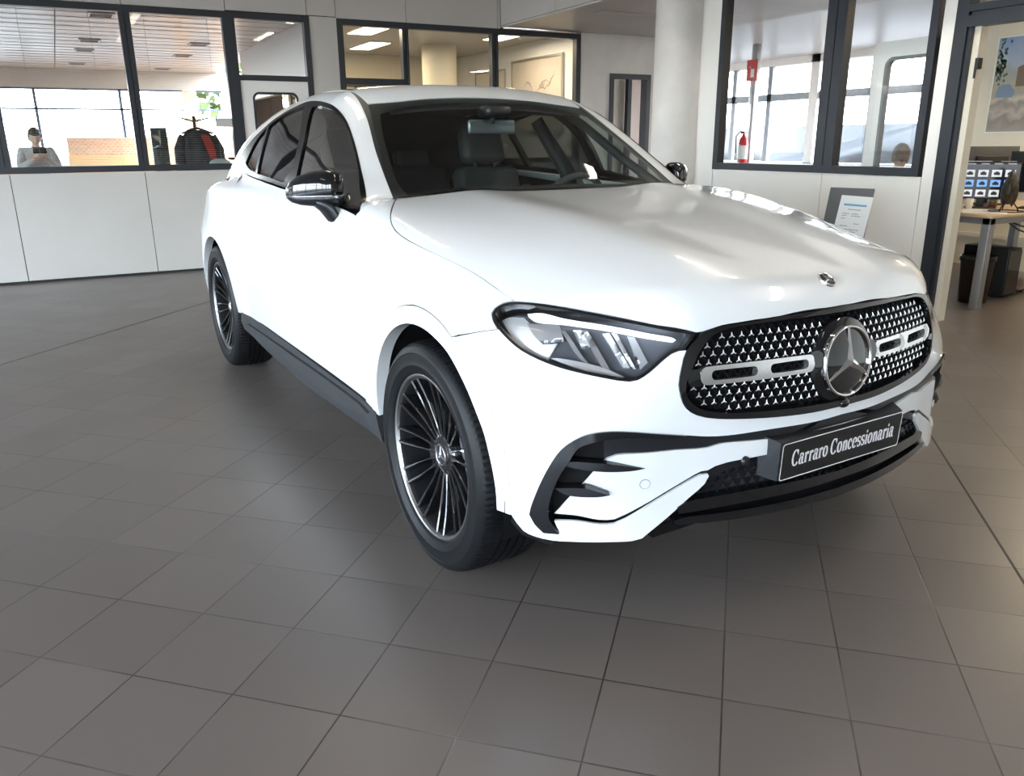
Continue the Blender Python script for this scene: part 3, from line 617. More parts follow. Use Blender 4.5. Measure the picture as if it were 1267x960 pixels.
 'bl3': [(0.514,-0.722,0.854), (0.524,-0.708,0.851), (0.586,-0.679,0.758), (0.572,-0.696,0.766)],
 'bl4': [(0.547,-0.679,0.842), (0.557,-0.665,0.843), (0.613,-0.636,0.762), (0.603,-0.650,0.763)],
 'bl5': [(0.560,-0.660,0.843), (0.569,-0.650,0.841), (0.622,-0.624,0.758), (0.615,-0.633,0.761)],
 'bl6': [(0.586,-0.630,0.836), (0.598,-0.615,0.833), (0.634,-0.595,0.773), (0.629,-0.615,0.756)],
 'base': [(0.489,-0.805,0.783), (0.502,-0.789,0.785), (0.569,-0.700,0.766), (0.612,-0.653,0.740), (0.600,-0.674,0.740), (0.539,-0.756,0.764)],
 'bowl': [(0.403,-0.825,0.868), (0.473,-0.765,0.867), (0.501,-0.766,0.824), (0.460,-0.815,0.819), (0.438,-0.824,0.836)],
 'side_refl': [(0.326,-0.861,0.876), (0.334,-0.842,0.887), (0.368,-0.815,0.891), (0.401,-0.818,0.874), (0.430,-0.825,0.845), (0.461,-0.815,0.817), (0.490,-0.782,0.821), (0.483,-0.812,0.779), (0.454,-0.834,0.788), (0.420,-0.854,0.804), (0.375,-0.867,0.835)],
 'bseam': [(0.357,-0.875,0.839), (0.339,-0.887,0.834), (0.311,-0.904,0.827), (0.278,-0.923,0.817), (0.239,-0.938,0.806)],
}

def nrm(a): a = np.asarray(a, float); return a / np.linalg.norm(a)
def basis(d):
    d = nrm(d); u = nrm(np.cross(d, (0, 0, 1.0))) if abs(d[2]) < .95 else np.array([0, -1.0, 0]); v = np.cross(u, d); return d, u, v
DIR = {k: basis(v) for k, v in dict(side=(0, 1, 0), shoulder=(0, .85, -.53), top=(0, 0, -1), front=(-1, 0, 0), nose=(-.75, .66, -.05), lamp=(-.62, .72, -.32), screen=(-.8, .05, -.6), rear=(1, 0, -.15), pillar=(-.5, .5, -.7)).items()}
def smooth_loop(P, h, corner=38, closed=True):
    """Catmull-Rom through the points, corners kept, resampled at about h"""
    P = np.asarray(P, float); n = len(P); out = []
    def ang(i):
        a = P[i] - P[(i - 1) % n]; b_ = P[(i + 1) % n] - P[i]
        c = np.dot(a, b_) / (np.linalg.norm(a) * np.linalg.norm(b_) + 1e-12); return math.degrees(math.acos(max(-1, min(1, c))))
    co = [ang(i) > corner for i in range(n)]
    if not closed: co[0] = co[-1] = True
    for i in range(n if closed else n - 1):
        p1, p2 = P[i], P[(i + 1) % n]
        p0 = P[(i - 1) % n] if not co[i] else p1 - (p2 - p1)
        p3 = P[(i + 2) % n] if not co[(i + 1) % n] else p2 + (p2 - p1)
        k = max(1, int(round(np.linalg.norm(p2 - p1) / h)))
        d1 = np.linalg.norm(p1 - p0) ** .5 + 1e-9; d2 = np.linalg.norm(p2 - p1) ** .5 + 1e-9; d3 = np.linalg.norm(p3 - p2) ** .5 + 1e-9
        m1 = ((p1 - p0) / d1 - (p2 - p0) / (d1 + d2) + (p2 - p1) / d2) * d2
        m2 = ((p2 - p1) / d2 - (p3 - p1) / (d2 + d3) + (p3 - p2) / d3) * d2
        for j in range(k):
            t = j / k; out.append((2 * t**3 - 3 * t * t + 1) * p1 + (t**3 - 2 * t * t + t) * m1 + (3 * t * t - 2 * t**3) * p2 + (t**3 - t * t) * m2)
    if not closed: out.append(P[-1])
    return np.array(out)
def inside(Q, poly):
    x, y = Q[:, 0], Q[:, 1]; r = np.zeros(len(Q), bool); n = len(poly)
    for i in range(n):
        (x1, y1), (x2, y2) = poly[i], poly[(i + 1) % n]
        c = ((y1 > y) != (y2 > y)); 
        with np.errstate(divide='ignore', invalid='ignore'): r ^= c & (x < (x2 - x1) * (y - y1) / (y2 - y1 + 1e-30) + x1)
    return r
def bdist(Q, loops):
    d = np.full(len(Q), 1e9)
    for lp in loops:
        A = lp; B_ = np.roll(lp, -1, 0)
        for a, b_ in zip(A, B_):
            ab = b_ - a; t = np.clip(((Q - a) @ ab) / (ab @ ab + 1e-15), 0, 1); d = np.minimum(d, np.linalg.norm(Q - a - t[:, None] * ab, axis=1))
    return d
def inset2d(P, e):
    """move a closed 2D loop inwards by e"""
    P = np.asarray(P, float); A = np.sum(P[:, 0] * np.roll(P[:, 1], -1) - np.roll(P[:, 0], -1) * P[:, 1]); sgn = 1 if A > 0 else -1
    t1 = P - np.roll(P, 1, 0); t2 = np.roll(P, -1, 0) - P
    t1 /= np.linalg.norm(t1, axis=1, keepdims=True) + 1e-12; t2 /= np.linalg.norm(t2, axis=1, keepdims=True) + 1e-12
    n = np.stack([-(t1 + t2)[:, 1], (t1 + t2)[:, 0]], 1); L_ = np.linalg.norm(n, axis=1, keepdims=True) + 1e-9; n = n / L_
    cs = np.clip(np.sum(np.stack([-t1[:, 1], t1[:, 0]], 1) * n, 1), .45, 1)
    return P + sgn * n * (e / cs)[:, None]
def land(D3, o2, proj, surf=None):
    """drop 2D points of a projection onto the body form"""
    d, u, v = DIR[proj]; Q = np.outer(o2[:, 0], u) + np.outer(o2[:, 1], v)
    span = {'side': (-1.15, 0), 'top': (-2, -.2)}.get(proj)
    start = -3.6 if proj in ('screen',) else (-1.25 if proj != 'rear' else -4.6)
    if proj == 'top': start = -1.9
    if proj in ('front',): start = -1.2
    if proj == 'pillar': start = -1.5
    if proj in ('nose', 'lamp'): start = -1.7
    if proj == 'shoulder': start = -2.0
    end = start + (2.6 if proj in ('screen', 'pillar') else (1.7 if proj not in ('nose', 'lamp') else 2.4))
    T, mk = cast(Q, np.tile(d, (len(Q), 1)), start, end, int((end - start) / .022), f=surf)
    T[~mk] = np.nan
    return Q + T[:, None] * d
def to2(P3, proj):
    d, u, v = DIR[proj]; P3 = np.asarray(P3, float); return np.stack([P3 @ u, P3 @ v], 1)
def panel(name, outline, proj, material, parent=CAR, h=.03, off=0.0, rim=.012, gap=.0, holes=(), side='R', corner=38, surf=None, bow=None, nrm_e=.006, hole_gap=0.0, offfn=None, hcorner=38):
    """a sheet on the body form bounded by an outline of 3D points; side R, L, both (two objects) or M (one object mirrored about the middle)"""
    # outline goes 2D, smoothed, inset by the gap
    o2 = smooth_loop(to2(outline, proj), h, corner)
    if gap: 
        o3 = inset2d(o2, gap)
        if side == 'M':     # keep the middle edge on the middle plane
            d, u, v = DIR[proj]
        o2n = o3
    else: o2n = o2
    hs = []
    for hp in holes:
        q = smooth_loop(to2(hp, proj), h, hcorner)
        if hole_gap: q = inset2d(q, -hole_gap)
        hs.append(q)
    loops = [o2n] + hs
    mn, mx = o2n.min(0), o2n.max(0); gx = np.arange(mn[0], mx[0], h); gy = np.arange(mn[1], mx[1], h * .87)
    G = np.array([(x + (h / 2 if j % 2 else 0), y) for j, y in enumerate(gy) for x in gx])
    if len(G):
        ok = inside(G, o2n)
        for q in hs: ok &= ~inside(G, q)
        G = G[ok]
        if len(G): G = G[bdist(G, loops) > .45 * h]
    if not len(G): G = np.zeros((0, 2))
    V2 = np.concatenate(loops + [G]); E = []; k = 0
    for lp in loops: E += [(k + i, k + (i + 1) % len(lp)) for i in range(len(lp))]; k += len(lp)
    vo, eo, fo, ov, oe, of = geometry.delaunay_2d_cdt([Vector(p) for p in V2], E, [], 0, 1e-7)
    vo = np.array([tuple(p) for p in vo]); tri = np.array([tuple(t) for t in fo if len(t) == 3])
    cen = vo[tri].mean(1); ok = inside(cen, o2n)
    for q in hs: ok &= ~inside(cen, q)
    tri = tri[ok]
    P = land(None, vo, proj, surf)
    bad = np.isnan(P[:, 0])
    if bad.any():
        tri = tri[~bad[tri].any(1)]; P[bad] = 0
    Nn = grad(P, nrm_e, f=surf); P = P + Nn * off
    if offfn is not None: P = P + Nn * offfn(P)[:, None]
    if bow is not None:
        dd = bdist(vo, loops); P = P + Nn * bow(dd)[:, None]
    fn = np.cross(P[tri[:, 1]] - P[tri[:, 0]], P[tri[:, 2]] - P[tri[:, 0]]); fl = np.sum(fn * Nn[tri[:, 0]], 1) < 0
    tri[fl] = tri[fl][:, ::-1]
    if side == 'M':       # weld a mirrored half
        P[np.abs(P[:, 1]) < .004, 1] = 0
        n0 = len(P); P = np.concatenate([P, P * (1, -1, 1)]); Nn = np.concatenate([Nn, Nn * (1, -1, 1)]); tri = np.concatenate([tri, tri[:, ::-1] + n0])
        idx = np.arange(len(P)); z = np.where(P[:n0, 1] == 0)[0]; idx[z + n0] = z; tri = idx[tri]
        Nn[z, 1] = 0; Nn[z] /= np.linalg.norm(Nn[z], axis=1, keepdims=True)
    used = np.unique(tri); rem = -np.ones(len(P), int); rem[used] = np.arange(len(used)); P = P[used]; Nn = Nn[used]; tri = rem[tri]
    # rim: boundary edges pushed inwards
    ec = {}
    for t in tri:
        for a, b_ in ((t[0], t[1]), (t[1], t[2]), (t[2], t[0])): ec[(a, b_)] = 1
    be = [e for e in ec if (e[1], e[0]) not in ec]
    V = list(map(tuple, P)); F = [tuple(int(i) for i in t) for t in tri]; LN = [tuple(Nn[i]) for t in tri for i in t]
    if rim and be:
        # rounded edge: a short 45 degree step then the wall
        bi = sorted({i for e in be for i in e}); low = {}
        for i in bi: low[i] = len(V); V.append(tuple(P[i] - Nn[i] * rim))
        for a, b_ in be:
            F.append((a, low[a], low[b_], b_)); q = np.cross(np.array(V[low[a]]) - P[a], np.array(V[b_]) - P[a]); q = q / (np.linalg.norm(q) + 1e-12)
            LN += [tuple(q)] * 4
    res = []
    for sd in (('R', 'L') if side == 'both' else (side,)):
        me = bpy.data.meshes.new(name)
        if sd == 'L':
            VV = [(x, -y, z) for x, y, z in V]; FF = [tuple(reversed(f_)) for f_ in F]; NN = []; q = 0
            for f_ in F: 
                seg = LN[q:q + len(f_)]; q += len(f_); NN += [(x, -y, z) for x, y, z in reversed(seg)]
        else: VV, FF, NN = V, F, LN
        me.from_pydata(VV, [], FF); me.update(); me.polygons.foreach_set('use_smooth', [True] * len(FF))
        me.normals_split_custom_set(NN); me.materials.append(material)
        o = bpy.data.objects.new(name, me); COL.objects.link(o); o.parent = parent if not isinstance(parent, dict) else parent[sd]
        res.append(o)
    return res if side == 'both' else res[0]
def ring(cx, cz, r, a0, a1, n, y=-.94):
    return [(cx + r * math.cos(math.radians(a0 + (a1 - a0) * i / n)), y, cz + r * math.sin(math.radians(a0 + (a1 - a0) * i / n))) for i in range(n + 1)]
O_ = OUT
def onside(pts):        # drop points square-on to the flank so every projection shares the same 3D edge
    q = land(None, to2(pts, 'side'), 'side'); return [tuple(a) for a in q]
def surf_at(x, z):      # right-hand side surface point
    p = land(None, to2([(x, -1, z)], 'side'), 'side')[0]; return tuple(p)
def mid(z):             # nose profile on the middle plane
    p = land(None, to2([(1, 0, z)], 'front'), 'front')[0]; return (p[0], 0.0, z)
ZA, RA, RF_ = .374, .412, .468       # arch centre height, opening, outer edge of the arch trim
XRr = -2.888
_ra = pch([-20, 0, 15, 30, 50, 75, 100, 120, 180, 210], [.396, .398, .403, .417, .428, .417, .417, .418, .405, .400])
_rf = pch([-20, 0, 12, 27, 45, 70, 110, 150, 210], [.436, .440, .446, .462, .472, .472, .470, .468, .466])
def ringf(fn, a0, a1, n, y=-.94): return [(float(fn(a)) * math.cos(math.radians(a)), y, ZA + float(fn(a)) * math.sin(math.radians(a))) for a in np.linspace(a0, a1, n + 1)]
AS = 63.5     # where bumper, wing and arch trim meet
FSEAM = onside(ringf(_rf, -4, AS, 9, -.92))
# ---- bonnet
hp = [(-.545, 0, 1.125), (-.548, -.25, 1.125), (-.56, -.5, 1.122), (-.585, -.68, 1.118)] + O_['hood_px'][:-1] + [(O_['hood_px'][-1][0], 0, O_['hood_px'][-1][2])]
panel('bonnet', hp, 'top', M_paint, h=.028, side='M', rim=.018, corner=30)
# ---- front wings
arcF = onside(ringf(_rf, AS, 178, 18, -.92))
wing = O_['hood_px'][:11] + [O_['hl'][1], O_['hl'][2], O_['hl'][3], O_['hl'][4], O_['hl_bot'][0]] + O_['bseam'][1:-1] + arcF + onside([(-.50, -.92, .388), (-.56, -.92, .39), (-.575, -.92, .6), (-.60, -.92, .9), (-.625, -.88, 1.055)]) + [(-.60, -.86, 1.085)]
panel('front_wing', wing, 'shoulder', M_paint, h=.03, side='both', gap=.003)
# ---- arch trims
arch_o = ringf(_rf, -4, 178, 30)
arch_i = ringf(_ra, 178, -4, 30)
RIMW = .045
panel('arch_trim', arch_o + arch_i, 'side', M_paint, h=.022, off=.003, side='both', rim=RIMW)
panel('arch_trim', ring(XRr, ZA, RF_, 4, 205, 28) + ring(XRr, ZA, RA, 203, 4, 26), 'side', M_paint, h=.022, off=.003, side='both', rim=RIMW)
# ---- doors (below the glass)
belt = [O_['dlo_c'][0], O_['dlo_c'][-1], O_['dlo_c'][-2], O_['dlo_c'][-3], O_['dlo_c'][-4]]
bl = pch([-3.1, -2.62, -2.44, -2.12, -1.62, -.80, -.545], [1.198, 1.170, 1.152, 1.137, 1.115, 1.079, 1.064])
def beltpts(x0, x1, n): return onside([(x, -.86, float(bl(x))) for x in np.linspace(x0, x1, n)])
SZ = .402
fd = beltpts(-1.655, -.62, 8) + onside([(-.60, -.92, .9), (-.575, -.92, .6), (-.56, -.92, SZ), (-.9, -.92, SZ + .004), (-1.3, -.92, SZ + .008), (-1.64, -.92, SZ + .01), (-1.66, -.92, .7), (-1.66, -.92, .95)])
FD = panel('front_door', fd, 'shoulder', M_paint, h=.035, side='both', gap=.0026)
rd = beltpts(-2.56, -1.655, 7) + onside([(-1.66, -.92, .95), (-1.66, -.92, .7), (-1.64, -.92, SZ + .01), (-2.0, -.92, SZ + .012), (-2.41, -.92, SZ + .012)] + ring(XRr, ZA, RF_, 6, 42, 8, -.92) + [(-2.50, -.92, .82), (-2.53, -.92, .95), (-2.555, -.9, 1.08)])
RD = panel('rear_door', rd, 'shoulder', M_paint, h=.035, side='both', gap=.0026)
# ---- side frame: pillar, roof rail and rear quarter in one pressing
dl = [(-.612, -.868, 1.071)] + O_['dlo_c'][1:]
railtop = [(-1.43, -.572, 1.52), (-1.75, -.572, 1.53), (-2.1, -.572, 1.52)]
tail = [(-2.5, -.572, 1.48), (-2.9, -.575, 1.39), (-3.25, -.60, 1.26), (-3.55, -.64, 1.12), (-3.66, -.70, 1.05)]
railtop = [tuple(q) for q in land(None, to2(railtop, 'top'), 'top')]; tail = [tuple(q) for q in land(None, to2(tail, 'top'), 'top')]
rail = [(-.60, -.75, 1.115)] + [O_['ap_left'][3], O_['ap_left'][2], O_['ap_left'][1]] + railtop + [dl[10], dl[9], dl[8], dl[7], dl[6], dl[5], dl[4], dl[3], dl[2], dl[1], dl[0]] + [(-.60, -.87, 1.078)]
panel('roof_rail', rail, 'pillar', M_paint, h=.025, side='both', corner=42, rim=.004)
panel('rail_liner', rail, 'pillar', M_int, h=.05, off=-.012, side='both', corner=42, rim=0)
quarter = tail + onside([(-3.70, -.80, .95), (-3.66, -.85, .80), (-3.60, -.88, .66), (-3.56, -.89, .50), (-3.52, -.9, .33), (-3.38, -.9, .325)] + ring(XRr, ZA, RF_, 184, 42, 20, -.92) + [(-2.50, -.92, .82), (-2.53, -.92, .95), (-2.555, -.9, 1.08), (-2.56, -.84, 1.167)]) + [dl[15], dl[14], dl[13], dl[12], dl[11], dl[10]] + [railtop[2]]
panel('rear_quarter', quarter, 'shoulder', M_paint, h=.018, side='both', corner=42, rim=.004)
panel('quarter_liner', quarter, 'shoulder', M_int, h=.06, off=-.012, side='both', corner=42, rim=0)
# ---- glass surround, panes and pillar trims
def shift(p, k, n): return p
frame_o = dl + [(-.72, -.86, 1.078)]
WF = panel('window_surround', dl, 'pillar', M_surround, h=.02, off=.002, side='both', rim=.02, holes=[O_['glass_front'], O_['glass_rear'], O_['glass_quarter']], hcorner=30)
panel('window_glass', O_['glass_front'], 'pillar', M_sglass, h=.03, off=-.006, side='both', rim=0, corner=30)
panel('window_glass', O_['glass_rear'], 'pillar', M_pglass, h=.03, off=-.006, side='both', rim=0, corner=30)
panel('window_glass', O_['glass_quarter'], 'pillar', M_pglass, h=.03, off=-.006, side='both', rim=0, corner=30)
# ---- roof
rp = [(-1.285, 0, 1.5), (-1.28, -.25, 1.5), (-1.275, -.45, 1.49), (-1.285, -.555, 1.47), (-1.43, -.558, 1.52), (-1.75, -.555, 1.53), (-2.1, -.555, 1.52), (-2.45, -.555, 1.48), (-2.46, -.3, 1.5), (-2.47, 0, 1.51)]
panel('roof', rp, 'top', M_paint, h=.035, side='M', rim=.015)
# black roof ditch and pillar strip beside the windscreen
strip = [(-.60, -.715, 1.117)] + [O_['ws_left'][3], O_['ws_left'][2], O_['ws_left'][1], O_['ws_left'][0]] + [(-1.42, -.552, 1.52), (-1.75, -.55, 1.53), (-2.1, -.55, 1.52), (-2.46, -.55, 1.48), (-2.46, -.578, 1.48), (-2.1, -.578, 1.52), (-1.75, -.578, 1.53), (-1.43, -.576, 1.52)] + [O_['ap_left'][1], O_['ap_left'][2], O_['ap_left'][3]] + [(-.60, -.748, 1.116)]
panel('pillar_strip', strip, 'pillar', M_satin, h=.02, off=-.002, side='both', rim=.012)
# ---- windscreen with a printed border
ws = [(-.575, 0, 1.13), (-.58, -.35, 1.13), (-.59, -.60, 1.12), (-.60, -.722, 1.117), O_['ws_left'][3], O_['ws_left'][2], O_['ws_left'][1], O_['ws_left'][0], (-1.282, -.45, 1.49), (-1.288, -.25, 1.5), (-1.292, 0, 1.5)]
wsi = [(-.672, 0, 1.17), (-.672, -.35, 1.165), (-.69, -.56, 1.15), (-.72, -.64, 1.15), (-.80, -.645, 1.18), (-.95, -.612, 1.28), (-1.10, -.572, 1.37), (-1.20, -.535, 1.43), (-1.225, -.42, 1.46), (-1.235, -.25, 1.47), (-1.24, 0, 1.47)]
panel('windscreen', [(p[0], p[1], 1.3) for p in ws], 'top', M_cglass, h=.035, off=-.003, side='M', rim=0, corner=30)
# the border is one ring: outer edge, then the clear field cut out
ringp = [(p[0], p[1], 1.3) for p in ws] + [(p[0], p[1], 1.3) for p in reversed(wsi)]
panel('windscreen_border', ringp, 'top', M_satin, h=.025, off=-.0055, side='M', rim=0, corner=30)
# ---- tailgate, rear glass, rear bumper
tg = [(-2.48, 0, 1.5), (-2.47, -.3, 1.5), (-2.46, -.57, 1.48), (-2.9, -.57, 1.39), (-3.25, -.595, 1.26), (-3.55, -.635, 1.12), (-3.66, -.695, 1.05), (-3.77, -.62, 1.03), (-3.85, -.3, 1.03), (-3.87, 0, 1.03)]
rgl = [(-2.55, 0, 1.5), (-2.55, -.46, 1.45), (-3.0, -.50, 1.35), (-3.35, -.52, 1.2), (-3.40, 0, 1.2)]
panel('tailgate', tg, 'top', M_paint, h=.04, side='M', holes=[], corner=30)
panel('tailgate_liner', [(p[0], p[1] * (1.10 if abs(p[1]) > .5 else 1), p[2]) for p in tg], 'top', M_int, h=.06, off=-.024, side='M', rim=0, corner=30)
panel('rear_glass', rgl, 'top', M_pglass, h=.05, off=.003, side='M', rim=.004, corner=30)
rb = [(-3.9, 0, 1.035), (-3.8, -.5, 1.035), (-3.68, -.70, 1.04), (-3.70, -.80, .95), (-3.66, -.85, .80), (-3.58, -.88, .66), (-3.5, -.88, .5), (-3.45, -.88, .30), (-3.7, -.7, .28), (-3.9, 0, .28)]
panel('rear_bumper', rb, 'rear', M_paint, h=.05, side='M', corner=30)
tl = [(-3.9, -.30, .93), (-3.8, -.62, .95), (-3.70, -.775, .965), (-3.69, -.80, .90), (-3.8, -.62, .86), (-3.9, -.30, .88)]
panel('tail_lamp', tl, 'rear', mat('red_lamp', (.35, .01, .01), .1, coat=1), h=.03, off=.006, side='both', rim=.01)
# ---- front bumper skin
gl_ = O_['grille_left']; stp = O_['strip_top']; gl = O_['gap_low']; gu = O_['gap_up']; bb = O_['blade_bot']
cz0 = mid(.590); cz1 = mid(.567)
P1 = [cz0] + [p for p in reversed(gl_[:-1])] + list(reversed(O_['hl_bot'][:-1])) + O_['bseam'][1:-1] + list(reversed(FSEAM)) + list(reversed(bb[:-1])) + list(reversed(gl)) + list(reversed(stp[1:])) + [cz1]
P1[len(gl_):len(gl_)] = []
panel('front_bumper', P1, 'nose', M_paint, h=.022, side='M', rim=.009, corner=34)
vl = O_['vent_low']; bl_ = O_['bumplow']
P2 = vl + [mid(.538), mid(.497)] + list(reversed(bl_)) + gu
duct = lambda P: -.045 * sst(.60, .80, np.abs(P[:, 1])) * sst(.33, .42, P[:, 2])
panel('bumper_insert', P2, 'nose', M_paint, h=.022, off=-.001, side='M', rim=.012, corner=34, offfn=duct)
seam = [(p[0], p[1], p[2] + .012) for p in reversed(gu)] + [(p[0], p[1], p[2] - .012) for p in reversed(gl)]
panel('insert_seam', seam[:len(gu)] + seam[len(gu):], 'nose', M_matte, h=.02, off=-.005, side='both', rim=0) if False else None
# black channel behind the vents and the cross strip
ch = [mid(.575)] + list(reversed(stp[1:])) + [(.52, -.83, .33), (.60, -.77, .33), (.66, -.68, .34), (.73, -.45, .45), (.72, -.47, .50), (.70, -.55, .50), mid(.525)]
panel('air_channel', ch, 'nose', M_satin, h=.025, off=-.009, side='M', rim=.01, corner=34, offfn=lambda P: -.055 * sst(.60, .79, np.abs(P[:, 1])))
# gloss black boomerang round the vent
bi = O_['band_in']
band = list(reversed(bi)) + [stp[-1]] + list(reversed(stp[4:-1]))
band = stp[5:] + bi[1:-1] + [(.69, -.55, .577)]
panel('vent_blade', band, 'nose', M_gloss, h=.012, off=.008, side='both', rim=.05, corner=40, bow=lambda d: .006 * (1 - np.exp(-d / .008)))
for nm in ('fin1', 'fin2'):
    panel('vent_fin', O_[nm], 'nose', M_satin, h=.012, off=.010, side='both', rim=.028, corner=50, bow=lambda d: -.010 * np.exp(-d / .006))
# lower intake: mesh, splitter, lip
ml = O_['meshlow']
lin = [mid(.505)] + list(reversed(bl_)) + [gl[-1], bb[1], bb[2], bb[3], ml[0], ml[1], ml[2], mid(.395)]
panel('lower_intake', [mid(.51)] + [(p[0], p[1], p[2] + .006) for p in reversed(bl_)] + [(.72, -.50, .47), (.70, -.56, .40), (.69, -.6, .33), (.72, -.45, .33), mid(.33)], 'front', M_satin, h=.03, off=-.030, side='M', rim=.01)
spl = [mid(.396)] + list(reversed(ml)) + [(.700, -.535, .380), (.70, -.530, .362), (.735, -.40, .366), mid(.370)]
panel('splitter', spl, 'front', M_gloss, h=.02, off=.004, side='M', rim=.05, corner=34, bow=lambda d: .006 * (1 - np.exp(-d / .012)))
lip = [mid(.345)] + [(.735, -.40, .350), (.705, -.52, .352), (.699, -.548, .346), (.70, -.54, .333), (.736, -.405, .326), mid(.318)]
panel('front_lip', lip, 'front', M_gloss, h=.02, off=.010, side='M', rim=.06, corner=34, bow=lambda d: .008 * (1 - np.exp(-d / .012)))
# ---- dark sheets that close the gaps: behind bumper, doors and underneath
liner = [mid(.60), (.70, -.50, .62), (.62, -.67, .74), (.42, -.85, .80), (.40, -.90, .60), (.46, -.87, .36), (.52, -.80, .30), (.66, -.66, .31), mid(.31)]
panel('bumper_carrier', liner, 'nose', M_matte, h=.05, off=-.045, side='M', rim=0)
fl_ = [(-.46, -.9, .36), (-.50, -.9, .6), (-.40, -.9, .80), (-.2, -.9, .88), (-.3, -.85, 1.0), (-.62, -.85, 1.05), (-1.6, -.85, 1.09), (-2.5, -.85, 1.14), (-2.45, -.9, .7), (-2.38, -.9, .36)]
panel('door_core', fl_, 'side', M_matte, h=.07, off=-.035, side='both', rim=0)
panel('wing_core', [(-.55, -.9, 1.0), (-.3, -.9, .99), (0, -.9, .95), (.3, -.85, .86), (.2, -.9, .82), (-.2, -.9, .84), (-.46, -.9, .68), (-.55, -.9, .5)], 'side', M_matte, h=.06, off=-.03, side='both', rim=0)
ub = MB(); ub.add([(.70, -.60, .27), (.70, .60, .27), (.50, .82, .265), (.44, .86, .33), (-3.5, .80, .26), (-3.8, .6, .30), (-3.8, -.6, .30), (-3.5, -.80, .26), (.44, -.86, .33), (.50, -.82, .265)], [tuple(range(10))])
xs = [.46, .36]; 
ub.v = []; ub.f = []; ub.sm = []
ub.box((.36, -.58, .285), (.66, .58, .315)).box((-.50, -.58, .22), (.40, .58, .26)).box((-2.4, -.82, .22), (-.46, .82, .26)).box((-3.4, -.58, .24), (-2.38, .58, .28)).box((-3.75, -.7, .28), (-3.35, .7, .32))
for s_ in (-1, 1): ub.add([(.36, s_ * .55, .300), (.65, s_ * .58, .305), (.55, s_ * .76, .300), (.45, s_ * .84, .310), (.40, s_ * .84, .35), (.36, s_ * .6, .35)], [(0, 1, 2, 3, 4, 5)])
ub.build('undertray', M_matte, CAR)
# chin behind the arch trim: the dark liner that shows under the bumper corner
panel('arch_chin', [(.44, -.89, .35), (.465, -.87, .29), (.52, -.81, .275), (.50, -.80, .255), (.44, -.86, .27), (.41, -.88, .31)], 'nose', M_matte, h=.03, off=-.012, side='both', rim=.03)
# wheel housings
for xc in (0, XRr):
    for s_ in (-1, 1):
        wl_ = MB(); T = TR(xc, 0, ZA)
        n = 28; V = []
        for i in range(n + 1):
            a = math.radians(-12 + 226 * i / n - 4)
            for y in (.905, .55): V.append((xc + .425 * math.cos(a), s_ * y, ZA + .425 * math.sin(a)))
        wl_.add(V, [(2 * i, 2 * i + 1, 2 * i + 3, 2 * i + 2) for i in range(n)], True)
        wl_.add([(xc + .425 * math.cos(math.radians(a)), s_ * .55, ZA + .425 * math.sin(math.radians(a))) for a in range(-16, 213, 8)], [tuple(range(29))])
        wl_.build('wheel_housing', M_matte, CAR)
# ---- side skirts
sk = [(-.43, -.9, .395), (-.36 - .07, -.9, .30), (-.46, -.88, .262), (-.9, -.88, .240), (-1.35, -.88, .228), (-1.9, -.88, .245), (-2.2, -.88, .27), (-2.42, -.9, .315), (-2.44, -.9, .36), (-2.40, -.9, .412), (-2.0, -.9, .413), (-1.6, -.9, .411), (-1.2, -.9, .405), (-.8, -.9, .399)]
panel('side_skirt', sk, 'side', M_skirt, h=.03, off=.006, side='both', rim=.05)
sk2 = [(-.50, -.9, .372), (-.70, -.9, .318), (-.98, -.9, .285), (-1.08, -.9, .262), (-1.20, -.9, .246), (-1.55, -.9, .250), (-1.95, -.9, .272), (-2.2, -.9, .30), (-2.36, -.9, .345), (-2.33, -.9, .362), (-2.2, -.9, .366), (-1.6, -.9, .372), (-1.0, -.9, .378)]
panel('skirt_blade', sk2, 'side', M_skirt, h=.025, off=.018, side='both', rim=.03, corner=50, bow=lambda d: .012 * (1 - np.exp(-d / .02)))
# ---- door handles, parking sensors, caps
for nm in ('doorhandle', 'doorhandle2'):
    p = np.array(O_[nm]); x0, x1 = p[:, 0].min(), p[:, 0].max(); z0, z1 = p[:, 2].mean() - .016, p[:, 2].mean() + .016
    x0, x1 = (x0 + x1) / 2 - .115, (x0 + x1) / 2 + .115
    for i_, sd in enumerate(('R', 'L')):
        pass
    panel('door_handle', [(a, -.92, b_) for a, b_ in rrect(x0, z0, x1, z1, .013)], 'side', M_paint, parent={'R': (FD if nm == 'doorhandle' else RD)[0], 'L': (FD if nm == 'doorhandle' else RD)[1]}, h=.012, off=.004, side='both', rim=.004, bow=lambda d: .020 * (1 - np.exp(-d / .010)))
def disc_on(name, c, r, proj, m_, off=.001, rim=.002, side='both', n=18, h=None, bow=None):
    d, u, v = DIR[proj]; c = np.array(c); pts = [tuple(c + u * r * math.cos(2 * math.pi * i / n) + v * r * math.sin(2 * math.pi * i / n)) for i in range(n)]
    return panel(name, pts, proj, m_, h=h or r * .5, off=off, rim=rim, side=side, bow=bow)
M_seam = mat('seam_grey', (.25, .25, .26), .5)
for nm, pj in (('fog', 'nose'), ('sens', 'nose')):
    disc_on('sensor_ring', O_[nm][0], .0135, pj, M_seam, .0004, .001); disc_on('parking_sensor', O_[nm][0], .0122, pj, M_paint, .0012, .001)
